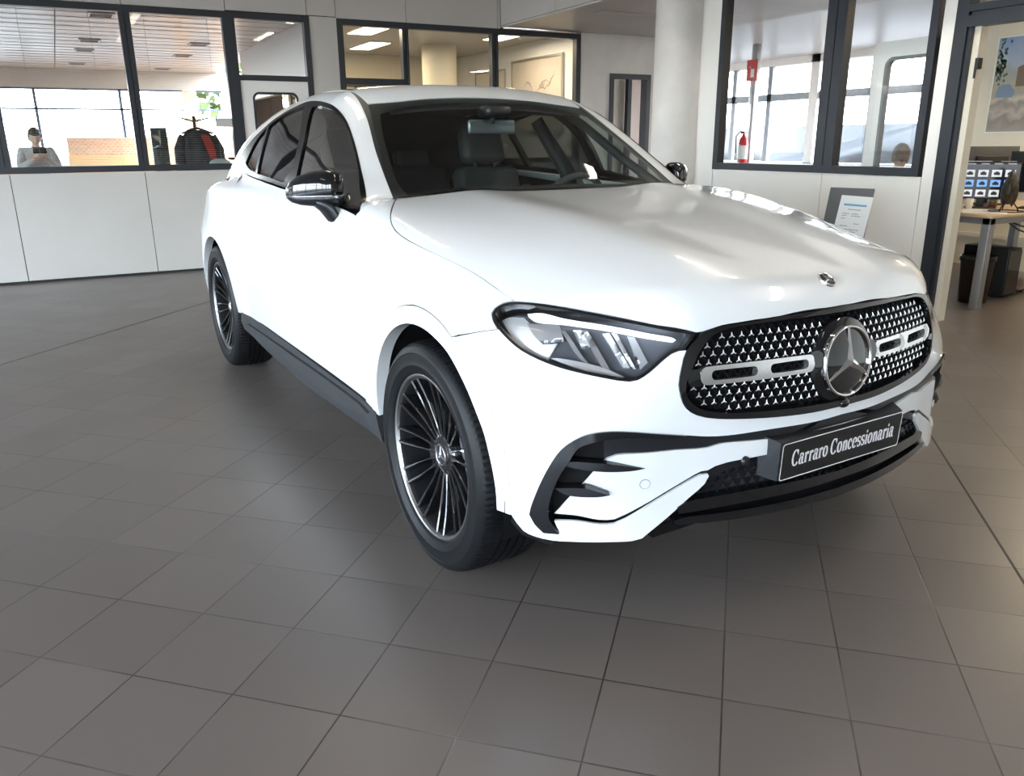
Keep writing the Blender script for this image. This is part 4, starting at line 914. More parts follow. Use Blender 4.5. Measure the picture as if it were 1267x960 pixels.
# ------------------------------------------------------------------ grille
def lift(o2, proj): d, u, v = DIR[proj]; return [tuple(u * a + v * b_) for a, b_ in o2]
def snap0(P): return [(p[0], 0.0 if abs(p[1]) < .05 and i in (0, len(P) - 1) else p[1], p[2]) for i, p in enumerate(P)]
go, gi = snap0(O_['grille']), snap0(O_['grille_in'])
GF = panel('grille', go + list(reversed(gi)), 'front', M_gloss, h=.02, off=.006, side='M', rim=.045, corner=40, bow=lambda d: .006 * (1 - np.exp(-d / .008)))
panel('grille_back', gi, 'front', M_matte, parent=GF, h=.05, off=-.034, side='M', rim=.002)
gi2 = to2(smooth_loop(np.array(gi), .02), 'front'); full = np.concatenate([gi2, (gi2 * (-1, 1))[::-1]])
def barz(y): return .7335 + 0 * y
stars, webs, sp_ = [], [], []
PY, PZ = .0292, .0213
for j in range(-9, 10):
    for i in range(-19, 20):
        y = (i + (.5 if j % 2 else 0)) * PY; z = .7335 + (j + .5) * PZ
        sp_.append((y, z, i, j))
Q = np.array([(a, b_) for a, b_, *_ in sp_]); uu = to2([(0, 1, 0), (0, 0, 1)], 'front')
Qs = Q @ uu
ok = inside(Qs, full) & (bdist(Qs, [full]) > .006)
ok &= ~((np.abs(Q[:, 1] - .7335) < .027) & (np.abs(Q[:, 0]) > .12)) & (np.hypot(Q[:, 0], Q[:, 1] - .722) > .128)
okw = inside(Qs, full) & (bdist(Qs, [full]) > .001) & (np.hypot(Q[:, 0], Q[:, 1] - .722) > .10)
Pl = land(None, Qs * (np.where(Qs[:, :1] * uu[0, 0] > 0, 1, 1)), 'front'); Ng = grad(np.nan_to_num(Pl), .01)
st, wb = MB(), MB()
key = {(i, j): k for k, (_, _, i, j) in enumerate(sp_)}
for k in np.where(okw)[0]:
    y, z, i, j = sp_[k]
    for di in ((0, 1) if j % 2 else (-1, 0)):
        k2 = key.get((i + di, j + 1))
        if k2 is None or not okw[k2]: continue
        a, b_ = Pl[k] - Ng[k] * .016, Pl[k2] - Ng[k2] * .016
        if np.isnan(a).any() or np.isnan(b_).any(): continue
        t = nrm(b_ - a); q = np.cross(t, Ng[k]) * .0022; dn = -Ng[k] * .014
        wb.add([a + q, b_ + q, b_ - q, a - q, a + q + dn, b_ + q + dn, b_ - q + dn, a - q + dn], [(0, 1, 2, 3), (0, 4, 5, 1), (3, 2, 6, 7)])
for k in np.where(ok)[0]:
    c = Pl[k] - Ng[k] * .010; n_ = Ng[k]; 
    if np.isnan(c).any(): continue
    u_ = nrm(np.cross((0, 0, 1), n_)); v_ = np.cross(n_, u_)
    V = [c + n_ * .004]; 
    for q in range(3):
        a = math.radians(90 + 120 * q); e = u_ * math.cos(a) + v_ * math.sin(a); a2 = math.radians(150 + 120 * q); e2 = u_ * math.cos(a2) + v_ * math.sin(a2)
        s_ = np.cross(n_, e)
        V += [c + e * .0092 + s_ * .0011, c + e * .0092 - s_ * .0011, c + e2 * .0025]
    V = [V[0]] + [V[2], V[1], V[3], V[5], V[4], V[6], V[8], V[7], V[9]]
    st.add(V, [(0, 1 + q, 1 + (q + 1) % 9) for q in range(9)])
wb.build('grille_mesh', M_matte, GF, weld=False); st.build('grille_stars', mat('star_silver', (.80, .80, .82), .35, .65), GF, weld=False)
# two slotted chrome bars
def slot(y0, y1, z0, z1, r): return [(.7, a, b_) for a, b_ in rrect(y0, z0, y1, z1, r, 5)]
panel('grille_bar', slot(-.482, -.128, .710, .757, .018), 'front', mat('bar_silver', (.85, .85, .86), .2, .9), parent={'R': GF, 'L': GF}, h=.012, off=.002, rim=.022, side='both', holes=[slot(-.452, -.318, .721, .746, .011), slot(-.277, -.150, .721, .746, .011)], bow=lambda d: .007 * (1 - np.exp(-d / .004)), corner=60, hcorner=60)
panel('bar_end', slot(-.512, -.470, .706, .752, .016), 'front', M_gloss, parent={'R': GF, 'L': GF}, h=.012, off=-.004, rim=.02, side='both', bow=lambda d: .006 * (1 - np.exp(-d / .004)), corner=60)
panel('bar_socket', slot(-.140, -.060, .704, .763, .016), 'front', M_gloss, parent={'R': GF, 'L': GF}, h=.012, off=-.002, rim=.02, side='both', bow=lambda d: .010 * (1 - np.exp(-d / .006)), corner=60)
# ------------------------------------------------------------------ star in ring
def star_badge(name, R, T, parent, ring_r, dome, mring, mstar, mdisc, h=.012):
    e = MB().lathe([(R - ring_r * 1.2, 0), (R - ring_r * 1.2, ring_r), (R - ring_r * .6, ring_r * 1.8), (R, ring_r * 1.5), (R + ring_r * .4, ring_r * .6), (R + ring_r * .4, -h)], 72, T).build(name, mring, parent)
    e['label'] = 'chrome ring emblem'
    d = MB().lathe([(0.0001, dome), (R * .5, dome * .8), (R - ring_r, 0)], 48, T); d.build('emblem_disc', mdisc, e)
    s_ = MB(); V = [(0, 0, dome + h)]; Rt = R - ring_r * .6
    for q in range(3):
        a = math.radians(90 + 120 * q); b_ = math.radians(150 + 120 * q)
        w_ = math.radians(2.2)
        V += [(Rt * math.cos(a - w_), Rt * math.sin(a - w_), dome * .2 + h * .15), (Rt * math.cos(a), Rt * math.sin(a), dome * .2 + h * .45), (Rt * math.cos(a + w_), Rt * math.sin(a + w_), dome * .2 + h * .15), (R * .15 * math.cos(b_), R * .15 * math.sin(b_), dome * .95)]
    V = [T @ Vector(v) for v in V]
    s_.add(V, [(0, 1 + q, 1 + (q + 1) % 12) for q in range(12)]); s_.build('emblem_star', mstar, e)
    return e
tilt = math.radians(6.5)
# local x -> car +y (seen from the front this is to the right), local y -> up, local z -> forward
FR = Matrix(((0, 0, 1, 0), (1, 0, 0, 0), (0, 1, 0, 0), (0, 0, 0, 1)))
TS = TR(.775, 0, .721) @ RY(-tilt) @ FR
base = MB().lathe([(0.001, -.004), (.118, -.008), (.126, -.018), (.126, -.05)], 56, TS).build('emblem_base', M_gloss, GF)
star_badge('emblem', .0985, TS, GF, .0052, .012, M_chrome, mat('emblem_chrome', (.78, .77, .80), .16, 1.0), M_gloss, .010)
MB().ball((.778, 0, .600), (.016, .021, .015), 20, 12).build('front_camera', M_gloss, GF)
pb = land(None, to2([(.681, 0, 0)], 'top'), 'top')[0]; nb = grad(pb[None], .02)[0]
sl_ = math.atan2(nb[0], nb[2])
TB = TR(*pb) @ RY(sl_) @ RZ(-math.pi / 2) @ RZ(math.pi) 
TB = TR(pb[0], 0, pb[2]) @ RY(sl_) @ Matrix(((0, -1, 0, 0), (1, 0, 0, 0), (0, 0, 1, 0), (0, 0, 0, 1)))
star_badge('bonnet_badge', .0265, TB, CAR, .0030, .003, M_chrome, M_chrome, mat('badge_black', (.03, .03, .035), .3, .5), .003)
# ------------------------------------------------------------------ headlights
hl2 = smooth_loop(to2(O_['hl'], 'lamp'), .012, 50)
HLin = lift(inset2d(hl2, .0075)[::2], 'lamp')
HL = panel('headlight', O_['hl'], 'lamp', mat('lamp_backing', (.10, .108, .125), .3, .4), h=.025, off=-.045, side='both', rim=.004)
PH = {'R': HL[0], 'L': HL[1]}
panel('bezel', O_['hl'], 'lamp', M_gloss, parent=PH, h=.012, off=-.002, side='both', rim=.05, holes=[HLin], corner=50, hcorner=50)
panel('lens', O_['hl'], 'lamp', M_lens, parent=PH, h=.02, off=.001, side='both', rim=0, corner=50)
panel('light_guide', O_['lb'], 'lamp', M_drl, parent=PH, h=.012, off=-.014, side='both', rim=.012, bow=lambda d: .006 * (1 - np.exp(-d / .004)))
panel('side_reflector', O_['side_refl'], 'lamp', M_hlchrome, parent=PH, h=.014, off=-.034, side='both', rim=.01, bow=lambda d: .012 * (1 - np.exp(-d / .015)))
panel('reflector_bowl', O_['bowl'], 'lamp', M_hlgrey, parent=PH, h=.012, off=-.040, side='both', rim=.012, bow=lambda d: .02 * np.exp(-d / .01))
for i in range(1, 7): panel('reflector_fin', O_['bl%d' % i], 'lamp', M_hlchrome if i in (2, 4, 5) else M_hlgrey, parent=PH, h=.01, off=-.030 + .002 * (i % 2), side='both', rim=.014, bow=lambda d: .006 * (1 - np.exp(-d / .006)))
panel('lower_trim', O_['base'], 'lamp', M_hlchrome, parent=PH, h=.012, off=-.022, side='both', rim=.014)
# ------------------------------------------------------------------ lower intake stud pattern
iw = MB(); 
for j in range(6):
    for i in range(-18, 19):
        y = (i + (.5 if j % 2 else 0)) * .031; z = .395 + j * .0205
        p = land(None, to2([(1, -abs(y), z)], 'front'), 'front')[0]
        if np.isnan(p).any(): continue
        if abs(y) > .60 - (z - .36) * 1.0 or abs(y) > .55: continue
        if z > .49 - .045 * max(0, (abs(y) - .25)): continue
        c = np.array([p[0] - .026, y, z]); 
        iw.add([c + (0, -.009, -.008), c + (0, .009, -.008), c + (0, 0, .009), c + (.012, 0, -.001)], [(0, 1, 3), (1, 2, 3), (2, 0, 3)])
iw.build('intake_studs', M_gloss, CAR)
MB().lathe([(.014, 0), (.012, .008), (.001, .010)], 20, TR(.748, -.345, .488) @ RY(math.pi / 2)).build('parking_sensor', M_satin, CAR)
# ------------------------------------------------------------------ dealer plate
PT = TR(.793, 0, .4785) @ RY(math.radians(2.4)) @ FR
PL = MB().prism(rrect(-.26, -.055, .26, .055, .009), -.004, .004, 2, PT).build('dealer_plate', mat('plate_black', (.010, .010, .011), .35), CAR)
PL['label'] = 'black dealer plate with white serif lettering'
bo, bi_ = rrect(-.2595, -.0545, .2595, .0545, .009), rrect(-.2565, -.0515, .2565, .0515, .007); n = len(bo)
M_pwhite = mat('plate_white', (.85, .85, .86), .4)
MB().add([PT @ Vector((p[0], p[1], .0046)) for p in bo + bi_], [(i, (i + 1) % n, n + (i + 1) % n, n + i) for i in range(n)]).build('plate_border', M_pwhite, PL)
hb = MB(); hb.loft([[(.79, -.262, .424), (.79, .262, .424), (.794, .262, .534), (.794, -.262, .534)], [(.74, -.285, .43), (.74, .285, .43), (.735, .285, .550), (.735, -.285, .550)]], smooth=False)
hb.build('plate_holder', M_satin, PL)
# serif letters drawn with a broad pen: thick on the uprights, hairline on the flats
STEM, HAIR = .168, .058
def pen(path, mul=1.0, n=None):
    P = np.array(path, float); d = np.gradient(P, axis=0); L_ = np.linalg.norm(d, axis=1, keepdims=True) + 1e-9; d = d / L_
    w = (HAIR + (STEM - HAIR) * np.abs(d[:, 1]) ** 1.6) * mul; nn = np.stack([-d[:, 1], d[:, 0]], 1)
    return P + nn * w[:, None] / 2, P - nn * w[:, None] / 2
def arc(cx, cy, rx, ry, a0, a1, n=28): return [(cx + rx * math.cos(math.radians(a0 + (a1 - a0) * i / n)), cy + ry * math.sin(math.radians(a0 + (a1 - a0) * i / n))) for i in range(n + 1)]
XH = .50
def glyph(c):
    """strokes and solid blobs of one letter in em units: (list of pen paths, list of polygons, advance)"""
    S_, B_ = [], []
    def serif(x, y, w=.13, up=1): B_.append([(x - w, y), (x + w, y), (x + w, y + .028 * up), (x - w, y + .028 * up)])
    def stem(x, y0, y1): B_.append([(x - STEM / 2, y0), (x + STEM / 2, y0), (x + STEM / 2, y1), (x - STEM / 2, y1)])
    def ball(x, y, r=.062): B_.append(arc(x, y, r, r, 0, 342, 19))
    if c == 'o': S_.append(arc(.25, .25, .17, .235, 0, 360, 48)); return S_, B_, .50
    if c == 'e':
        S_.append(arc(.24, .25, .165, .235, 0, 318, 44)); B_.append([(.12, .255), (.44, .255), (.44, .29), (.12, .29)]); return S_, B_, .475
    if c == 'c': S_.append(arc(.24, .25, .165, .235, 52, 318, 40)); ball(.335, .385); return S_, B_, .455
    if c == 'C':
        S_.append(arc(.34, .36, .25, .355, 40, 322, 48)); B_.append([(.535, .47), (.57, .47), (.57, .72), (.545, .72), (.50, .62)]); return S_, B_, .66
    if c == 'a':
        stem(.335, .04, .36); S_.append(arc(.24, .36, .135, .13, 0, 150, 20)); ball(.125, .385, .055); S_.append(arc(.20, .15, .115, .135, 90, 300, 24) ); S_.append([(.20, .287), (.26, .295), (.33, .30)]); S_.append(arc(.43, .07, .055, .06, 190, 320, 10)); return S_, B_, .49
    if c == 'r': stem(.16, 0, .48); serif(.16, 0); B_.append([(.02, .452), (.16, .452), (.16, .49), (.02, .475)]); S_.append(arc(.33, .34, .12, .14, 165, 75, 14)); ball(.36, .43, .066); return S_, B_, .425
    if c == 'n':
        stem(.16, 0, .48); stem(.425, 0, .34); serif(.16, 0, .115); serif(.425, 0, .115); B_.append([(.02, .452), (.16, .452), (.16, .49), (.02, .475)]); S_.append(arc(.32, .34, .105, .14, 170, 0, 20)); return S_, B_, .565
    if c == 'i': stem(.15, 0, .48); serif(.15, 0); B_.append([(.01, .452), (.15, .452), (.15, .49), (.01, .475)]); ball(.15, .64, .08); return S_, B_, .30
    if c == 's':
        p = arc(.215, .365, .125, .115, 40, 250, 20) + arc(.215, .135, .135, .120, 75, -140, 22)
        P = np.array(p); 
        S_.append([(x, y) for x, y in p]); B_.append([(.17, .33), (.30, .20), (.36, .14), (.26, .17), (.13, .30), (.09, .37)]); B_.append([(.335, .34), (.36, .34), (.36, .48), (.34, .48), (.315, .42)]); B_.append([(.07, .02), (.09, .02), (.115, .08), (.095, .17), (.07, .17)]); return S_, B_, .41
    return S_, B_, .24
lt = MB(); x = 0; polys = []
for c in 'Carraro Concessionaria':
    S_, B_, ad = glyph(c)
    for s_ in S_:
        a, b_ = pen(s_)
        for i in range(len(a) - 1): polys.append([(x + a[i][0], a[i][1]), (x + a[i + 1][0], a[i + 1][1]), (x + b_[i + 1][0], b_[i + 1][1]), (x + b_[i][0], b_[i][1])])
    for q in B_: polys.append([(x + p[0], p[1]) for p in q])
    x += ad
LW = .445; k = LW / x; ky = .046 / .72
for q in polys:
    A = sum(q[i][0] * q[(i + 1) % len(q)][1] - q[(i + 1) % len(q)][0] * q[i][1] for i in range(len(q)))
    if A < 0: q = q[::-1]
    lt.add([PT @ Vector((p[0] * k - LW / 2 + .004, p[1] * ky - .018, .0050)) for p in q], [tuple(range(len(q)))])
lo_ = lt.build('plate_lettering', M_pwhite, PL, weld=False); lo_['label'] = 'white serif lettering'
# ------------------------------------------------------------------ door mirrors
def sup(cx, cy, cz, rx, rz, n=26, e=.72, ez=1.0):
    p = []
    for i in range(n):
        a = 2 * math.pi * i / n; c_, s_ = math.cos(a), math.sin(a)
        p.append((cx + rx * math.copysign(abs(c_) ** e, c_), cy, cz + rz * math.copysign(abs(s_) ** e, s_)))
    return p
MR = [(-.868, -.805, 1.150, .030, .040), (-.872, -.807, 1.148, .050, .058), (-.885, -.812, 1.147, .062, .066), (-.92, -.825, 1.148, .068, .067), (-.96, -.85, 1.146, .066, .063), (-1.0, -.885, 1.140, .055, .053), (-1.022, -.912, 1.134, .040, .038), (-1.034, -.932, 1.128, .018, .018)]
def mirror_zone(z0, z1, grow=0.0):
    rings = []
    for y, x, z, rx, rz in MR:
        q = sup(x, y, z, rx + grow, rz + grow); rings.append([(p[0], p[1], min(max(p[2], z + rz * z0), z + rz * z1)) for p in q])
    return rings
for sd in (1, -1):
    Tm = (TR(-.045, .012, 0) if sd > 0 else TR(-.10, -.04, -.005)) @ Matrix.Diagonal((1, sd, 1, 1))
    mh = MB().loft(mirror_zone(-.42, 1.1), T=Tm).build('door_mirror', M_gloss, CAR)
    MB().loft(mirror_zone(-1.1, -.38), T=Tm).build('mirror_shell', M_satin, mh)
    MB().loft(mirror_zone(-.50, -.33, .0025), T=Tm).build('indicator_strip', mat('indicator_clear', (.55, .56, .60), .12, .8), mh)
    stalk = [[(-.80 + dx * .9, y, z + dz) for dx, dz in ((-.045, -.02), (.03, -.025), (.045, 0), (.03, .025), (-.045, .02))] for y, z, k_ in ((-.93, 1.10, 1), (-.90, 1.085, 1), (-.88, 1.06, 1), (-.865, 1.035, 1), (-.85, 1.025, 1))]
    rg = []
    for y, z, rx, rz, xx in ((-.965, 1.100, .055, .010, -.845), (-.935, 1.088, .062, .026, -.83), (-.915, 1.066, .060, .040, -.812), (-.905, 1.044, .052, .042, -.797), (-.89, 1.026, .046, .032, -.787), (-.86, 1.02, .042, .026, -.78)): rg.append(sup(xx, y, z, rx, rz, 20, .85))
    MB().loft(rg, T=Tm).build('mirror_stalk', M_satin, mh)
# ------------------------------------------------------------------ wheels
def wheel():
    w_ = thing('wheel', None, None); w_.parent = CAR
    OUTW = RX(math.pi / 2)     # local z (outboard) -> -y
    prof = [(.262, .100), (.267, .112), (.276, .119), (.292, .1228), (.294, .1242), (.297, .1242), (.299, .1232), (.318, .1240), (.330, .1228), (.332, .1240), (.335, .1236), (.338, .1215), (.350, .116), (.3590, .107), (.3650, .094), (.3676, .078), (.3684, .060)]
    tread = []
    for g in (.045, .015): tread += [(.3684, g + .0055), (.3605, g + .0045), (.3605, g - .0045), (.3685, g - .0055)]
    half = prof + tread; full_ = half + [(r, -z) for r, z in reversed(half)]
    nseg = 330; V = []; k_ = len(full_)
    for i in range(nseg):
        a = 2 * math.pi * i / nseg; cut = i % 3 == 0
        for j, (r, z) in enumerate(full_):
            jj = min(j, k_ - 1 - j)
            if cut and jj in (14, 15, 16, 17): r -= .0055
            V.append((r * math.cos(a), r * math.sin(a), z))
    F_ = []
    for i in range(nseg):
        i2 = (i + 1) % nseg
        for q in range(k_ - 1): F_.append((i * k_ + q, i2 * k_ + q, i2 * k_ + q + 1, i * k_ + q + 1))
    MB().add([OUTW @ Vector(v) for v in V], F_, True).build('tyre', M_rub, w_, angle=32)
    MB().lathe([(.250, .100), (.2545, .107), (.258, .1105), (.263, .1112), (.2665, .110), (.268, .104)], 120, OUTW).build('rim_lip', M_lip, w_)
    MB().lathe([(.268, .106), (.250, .100), (.243, .085), (.236, .05), (.225, 0), (.222, -.06), (.245, -.1), (.262, -.105)], 120, OUTW).build('rim_barrel', M_matte, w_)
    r_ = MB(); r_.lathe([(.001, .060), (.050, .064), (.062, .060), (.072, .045), (.076, .02), (.076, -.02)], 64, OUTW)
    NS = 22
    for s_ in range(NS):
        a = 2 * math.pi * s_ / NS; Ra = OUTW @ RZ(a); R_ = [.058, .085, .12, .16, .20, .235, .252]; zt = [.062, .066, .071, .079, .089, .099, .104]; wd = [.0125, .0085, .0075, .0080, .0098, .0125, .0150]; dp = [.045, .042, .040, .040, .038, .034, .026]
        tw = [(.10 if s_ % 2 else -.10) * ((q - .058) / .2) ** 1.5 * .5 for q in R_]
        rings = []
        for q in range(7):
            x_, z_, hw = R_[q], zt[q], wd[q] / 2; oy = x_ * math.sin(tw[q])
            rings.append([(x_, oy - hw * 1.25, z_ - dp[q]), (x_, oy + hw * 1.25, z_ - dp[q]), (x_, oy + hw, z_ - .003), (x_, oy + hw * .45, z_), (x_, oy - hw * .45, z_), (x_, oy - hw, z_ - .003)])
        r_.loft(rings, smooth=False, T=Ra)
    for q in range(5):
        a = 2 * math.pi * q / 5 + .3; r_.lathe([(.011, .045), (.011, .060), (.008, .064), (.0005, .064)], 6, OUTW @ TR(.056 * math.cos(a), .056 * math.sin(a), 0))
    r_.build('alloy_rim', M_rim, w_, angle=35)
    star_badge('hub_cap', .034, OUTW @ TR(0, 0, .066) @ RZ(.2), w_, .0035, .004, mat('cap_grey', (.30, .30, .31), .25, .9), M_chrome, M_satin, .004)
    MB().lathe([(.07, .03), (.175, .03), (.175, .006), (.07, .006)], 72, OUTW, close=True).build('brake_disc', mat('brake_iron', (.12, .12, .12), .4, .8), w_)
    cal = MB(); cal.rbox((-.075, .105, -.04), (.075, .19, .05), .015, 2, OUTW @ RZ(math.radians(-60))); cal.build('brake_caliper', mat('caliper_grey', (.2, .2, .21), .4, .6), w_)
    return w_
w0 = wheel(); w0.location = (0, -.817, .3665)
for x_, y_, rz in ((XRr, -.815, 0), (0, .817, math.pi), (XRr, .815, math.pi)):
    c = copy_tree(w0, CAR); c.location = (x_, y_, .3665); c.rotation_euler = (0, (.5 if x_ < 0 else .2), rz)
w0.rotation_euler = (0, .13, 0)
# ------------------------------------------------------------------ cabin
cab = MB(); cab.box((-3.2, -.80, .30), (-.55, .80, .36)); cab.build('cabin_floor', M_int, CAR)
dash = [[(-.62, y, 1.02), (-.75, y, 1.045), (-1.02, y, 1.03), (-1.15, y, .98), (-1.17, y, .85), (-1.0, y, .55), (-.62, y, .5)] for y in (-.80, -.5, 0, .2, .5, .80)]
dash[4] = [(p[0], p[1], p[2] + .02) for p in dash[4]]; MB().loft(dash).build('dashboard', M_int, CAR)
MB().rbox((-1.22, -.14, .36), (-2.2, .14, .66), .04, 3).build('centre_console', M_int, CAR)
hl_pts = [(-1.30, 0, 1.5), (-1.32, -.5, 1.5), (-1.8, -.52, 1.5), (-2.4, -.50, 1.5), (-2.42, 0, 1.5)]
panel('headliner', hl_pts, 'top', mat('headliner', (.12, .12, .122), .9), h=.08, off=-.045, side='M', rim=0)
panel('visor_panel', [(-1.22, 0, 1.5), (-1.21, -.48, 1.5), (-1.36, -.50, 1.5), (-1.36, 0, 1.5)], 'top', M_int, h=.05, off=-.02, side='M', rim=.005)
def seat(x, y, bench=False):
    s_ = thing('front_seat', None, None); s_.parent = CAR; s_.location = (x, y, 0)
    MB().rbox((-.28, -.25, .50), (.27, .25, .66), .06, 4).build('seat_cushion', M_seat, s_)
    Tb = TR(-.25, 0, .62) @ RY(math.radians(-17))
    b_ = MB(); b_.rbox((-.07, -.20, 0), (.05, .20, .58), .05, 4, Tb); b_.rbox((-.06, -.26, .04), (.09, -.17, .46), .04, 3, Tb); b_.rbox((-.06, .17, .04), (.09, .26, .46), .04, 3, Tb); b_.build('seat_back', M_seat, s_)
    MB().rbox((-.06, -.135, .60), (.04, .135, .80), .045, 4, Tb).tube([Tb @ Vector((0, -.06, .55)), Tb @ Vector((0, -.06, .66))], .007).tube([Tb @ Vector((0, .06, .55)), Tb @ Vector((0, .06, .66))], .007).build('head_restraint', M_seat, s_)
    return s_
s0 = seat(-1.55, -.40); s1 = copy_tree(s0, CAR); s1.location = (-1.55, .40, 0)
rs = MB(); rs.rbox((-2.75, -.62, .50), (-2.25, .62, .66), .06, 3); Tb = TR(-2.72, 0, .62) @ RY(math.radians(-20)); rs.rbox((-.07, -.62, 0), (.06, .62, .58), .06, 3, Tb)
for y in (-.38, 0, .38): rs.rbox((-.05, -.12 + y, .56), (.04, .12 + y, .68), .03, 3, Tb)
rs.build('rear_bench', M_seat, CAR)
Tw = TR(-1.13, .40, .985) @ RY(math.radians(-66)); sw = MB()
sw.lathe([(.185 + .016 * math.cos(2 * math.pi * q / 10), .016 * math.sin(2 * math.pi * q / 10)) for q in range(10)], 40, Tw, close=True)
sw.rbox((-.07, -.075, -.02), (.06, .075, .02), .02, 3, Tw); sw.rbox((-.03, -.18, -.012), (.02, .18, .012), .01, 2, Tw); sw.rbox((-.18, -.018, -.012), (-.04, .018, .012), .008, 2, Tw)
sw.build('steering_wheel', M_seat, CAR)
MB().rbox((-1.20, -.25, .93), (-1.16, .13, 1.06), .01, 2).build('touchscreen', M_gloss, CAR)
mk_ = MB().rbox((-.012, -.115, -.032), (.012, .115, .032), .011, 3, TR(-1.195, 0, 1.375) @ RZ(math.radians(-8))).tube([(-1.19, 0, 1.39), (-1.17, 0, 1.45)], .012).build('rear_view_mirror', mat('mirror_back', (.20, .22, .24), .18, .6), CAR)
MB().loft([sup(-1.17, -.06, 1.445, .05, .018, 12), sup(-1.17, -.05, 1.44, .06, .026, 12), sup(-1.17, .05, 1.44, .06, .026, 12), sup(-1.17, .06, 1.445, .05, .018, 12)]).build('camera_pod', M_black, CAR)
# slim dark inner pillars so the roof reads as a solid lid
for sd in (1, -1):
    MB().tube([(-.76, sd * .765, 1.04), (-1.05, sd * .66, 1.22), (-1.30, sd * .585, 1.39), (-1.45, sd * .57, 1.45), (-1.75, sd * .57, 1.47)], .022, 8).tube([(-1.66, sd * .80, .9), (-1.68, sd * .76, 1.15), (-1.75, sd * .60, 1.42)], [.05, .045, .035], 8).tube([(-1.75, sd * .57, 1.47), (-2.2, sd * .56, 1.43), (-2.6, sd * .60, 1.28)], .025, 8).build('pillar_trim', M_int, CAR)
# ================================================================== THINGS IN THE ROOMS
# ---- people -----------------------------------------------------------------
M_skin = noisy(mat('skin', (.62, .42, .33), .55), (.58, .38, .29), (.66, .46, .37), 14)
M_hair = mat('dark_hair', (.03, .022, .018), .55)
def skin_mesh(name, nodes, edges, m_, parent, sub=2, root=0):
    me = bpy.data.meshes.new(name); me.from_pydata([n[0] for n in nodes], edges, []); me.update()
    o = bpy.data.objects.new(name, me); COL.objects.link(o)
    md = o.modifiers.new('skin', 'SKIN'); md.use_smooth_shade = True
    for i, n in enumerate(nodes):
        r = n[1]; r = r if isinstance(r, tuple) else (r, r); me.skin_vertices[0].data[i].radius = r
        me.skin_vertices[0].data[i].use_root = (i == root)
    sd_ = o.modifiers.new('sub', 'SUBSURF'); sd_.levels = sd_.render_levels = sub
    dg = bpy.context.evaluated_depsgraph_get(); me2 = bpy.data.meshes.new_from_object(o.evaluated_get(dg)); me2.name = name
    me2.materials.clear(); me2.materials.append(m_); me2.polygons.foreach_set('use_smooth', [True] * len(me2.polygons))
    bpy.data.objects.remove(o); o = bpy.data.objects.new(name, me2); COL.objects.link(o); o.parent = parent
    return o
def hand_nodes(N, E, w_i, wrist, d, palm, side, curl=.5):
    """palm and five bent fingers grown from the wrist vertex; d points along the forearm, palm is the palm normal"""
    d = Vector(d).normalized(); palm = Vector(palm).normalized(); s_ = d.cross(palm).normalized() * side; wv = Vector(wrist)
    for q, (off, ln, r) in enumerate(((-.030, .070, .0085), (-.010, .080, .009), (.010, .076, .009), (.029, .060, .008))):
        k0 = wv + d * .085 + s_ * off; N.append((tuple(wv + d * .03 + s_ * off * .6), .014)); i0 = len(N) - 1; E.append((w_i, i0))
        N.append((tuple(k0), .0115)); E.append((i0, i0 + 1)); p = k0; dd = d.copy()
        for j, f_ in enumerate((.45, .32, .23)):
            dd = (dd * math.cos(curl) + palm * math.sin(curl)).normalized(); p = p + dd * ln * f_; N.append((tuple(p), r * (1 - .12 * j))); E.append((len(N) - 2, len(N) - 1))
    t0 = wv + d * .035 - s_ * .028; N.append((tuple(t0), .013)); E.append((w_i, len(N) - 1)); p = t0; dd = (d * .7 - s_ * .6 + palm * .45).normalized()
    for f_ in (.035, .028): p = p + dd * f_; N.append((tuple(p), .0095)); E.append((len(N) - 2, len(N) - 1)); dd = (dd + palm * .3 + d * .2).normalized()
def head_mesh(name, parent, m_, T):
    """sculpted head: skull, jaw, nose, brow, lips, ears, facing -y"""
    bm = bmesh.new(); bmesh.ops.create_uvsphere(bm, u_segments=36, v_segments=28, radius=1)
    for v in bm.verts:
        x, y, z = v.co; f_ = max(0, -y)
        w_ = .076 * (1 - .26 * max(0, -z - .05) ** 1.2); dpt = .098 if y > 0 else .094 * (1 - .10 * max(0, -z)); hgt = .118
        X, Y_, Z = x * w_, y * dpt, z * hgt
        if f_ > .3:
            g = lambda cx, cz, sx, sz: math.exp(-((X - cx) / sx) ** 2 - ((Z - cz) / sz) ** 2)
            Y_ -= .024 * g(0, -.016, .011, .022) + .006 * g(0, .006, .008, .02) + .008 * g(0, -.058, .020, .010) + .010 * g(0, -.092, .020, .014) + .005 * g(0, .030, .045, .010)
            Y_ += .009 * g(.031, .008, .015, .010) + .009 * g(-.031, .008, .015, .010) + .003 * g(0, -.066, .022, .003)
        v.co = (X, Y_, Z)
    me = bpy.data.meshes.new(name); 
    for s_ in (-1, 1):
        r = bmesh.ops.create_uvsphere(bm, u_segments=12, v_segments=10, radius=1)
        for v in r['verts']: v.co = Vector((s_ * (.076 + .010 * v.co.x * s_), .012 + .020 * v.co.y + .004 * v.co.z, -.008 + .032 * v.co.z))
    bm.to_mesh(me); bm.free(); me.transform(T); me.polygons.foreach_set('use_smooth', [True] * len(me.polygons)); me.materials.append(m_)
    o = bpy.data.objects.new(name, me); COL.objects.link(o); o.parent = parent; return o
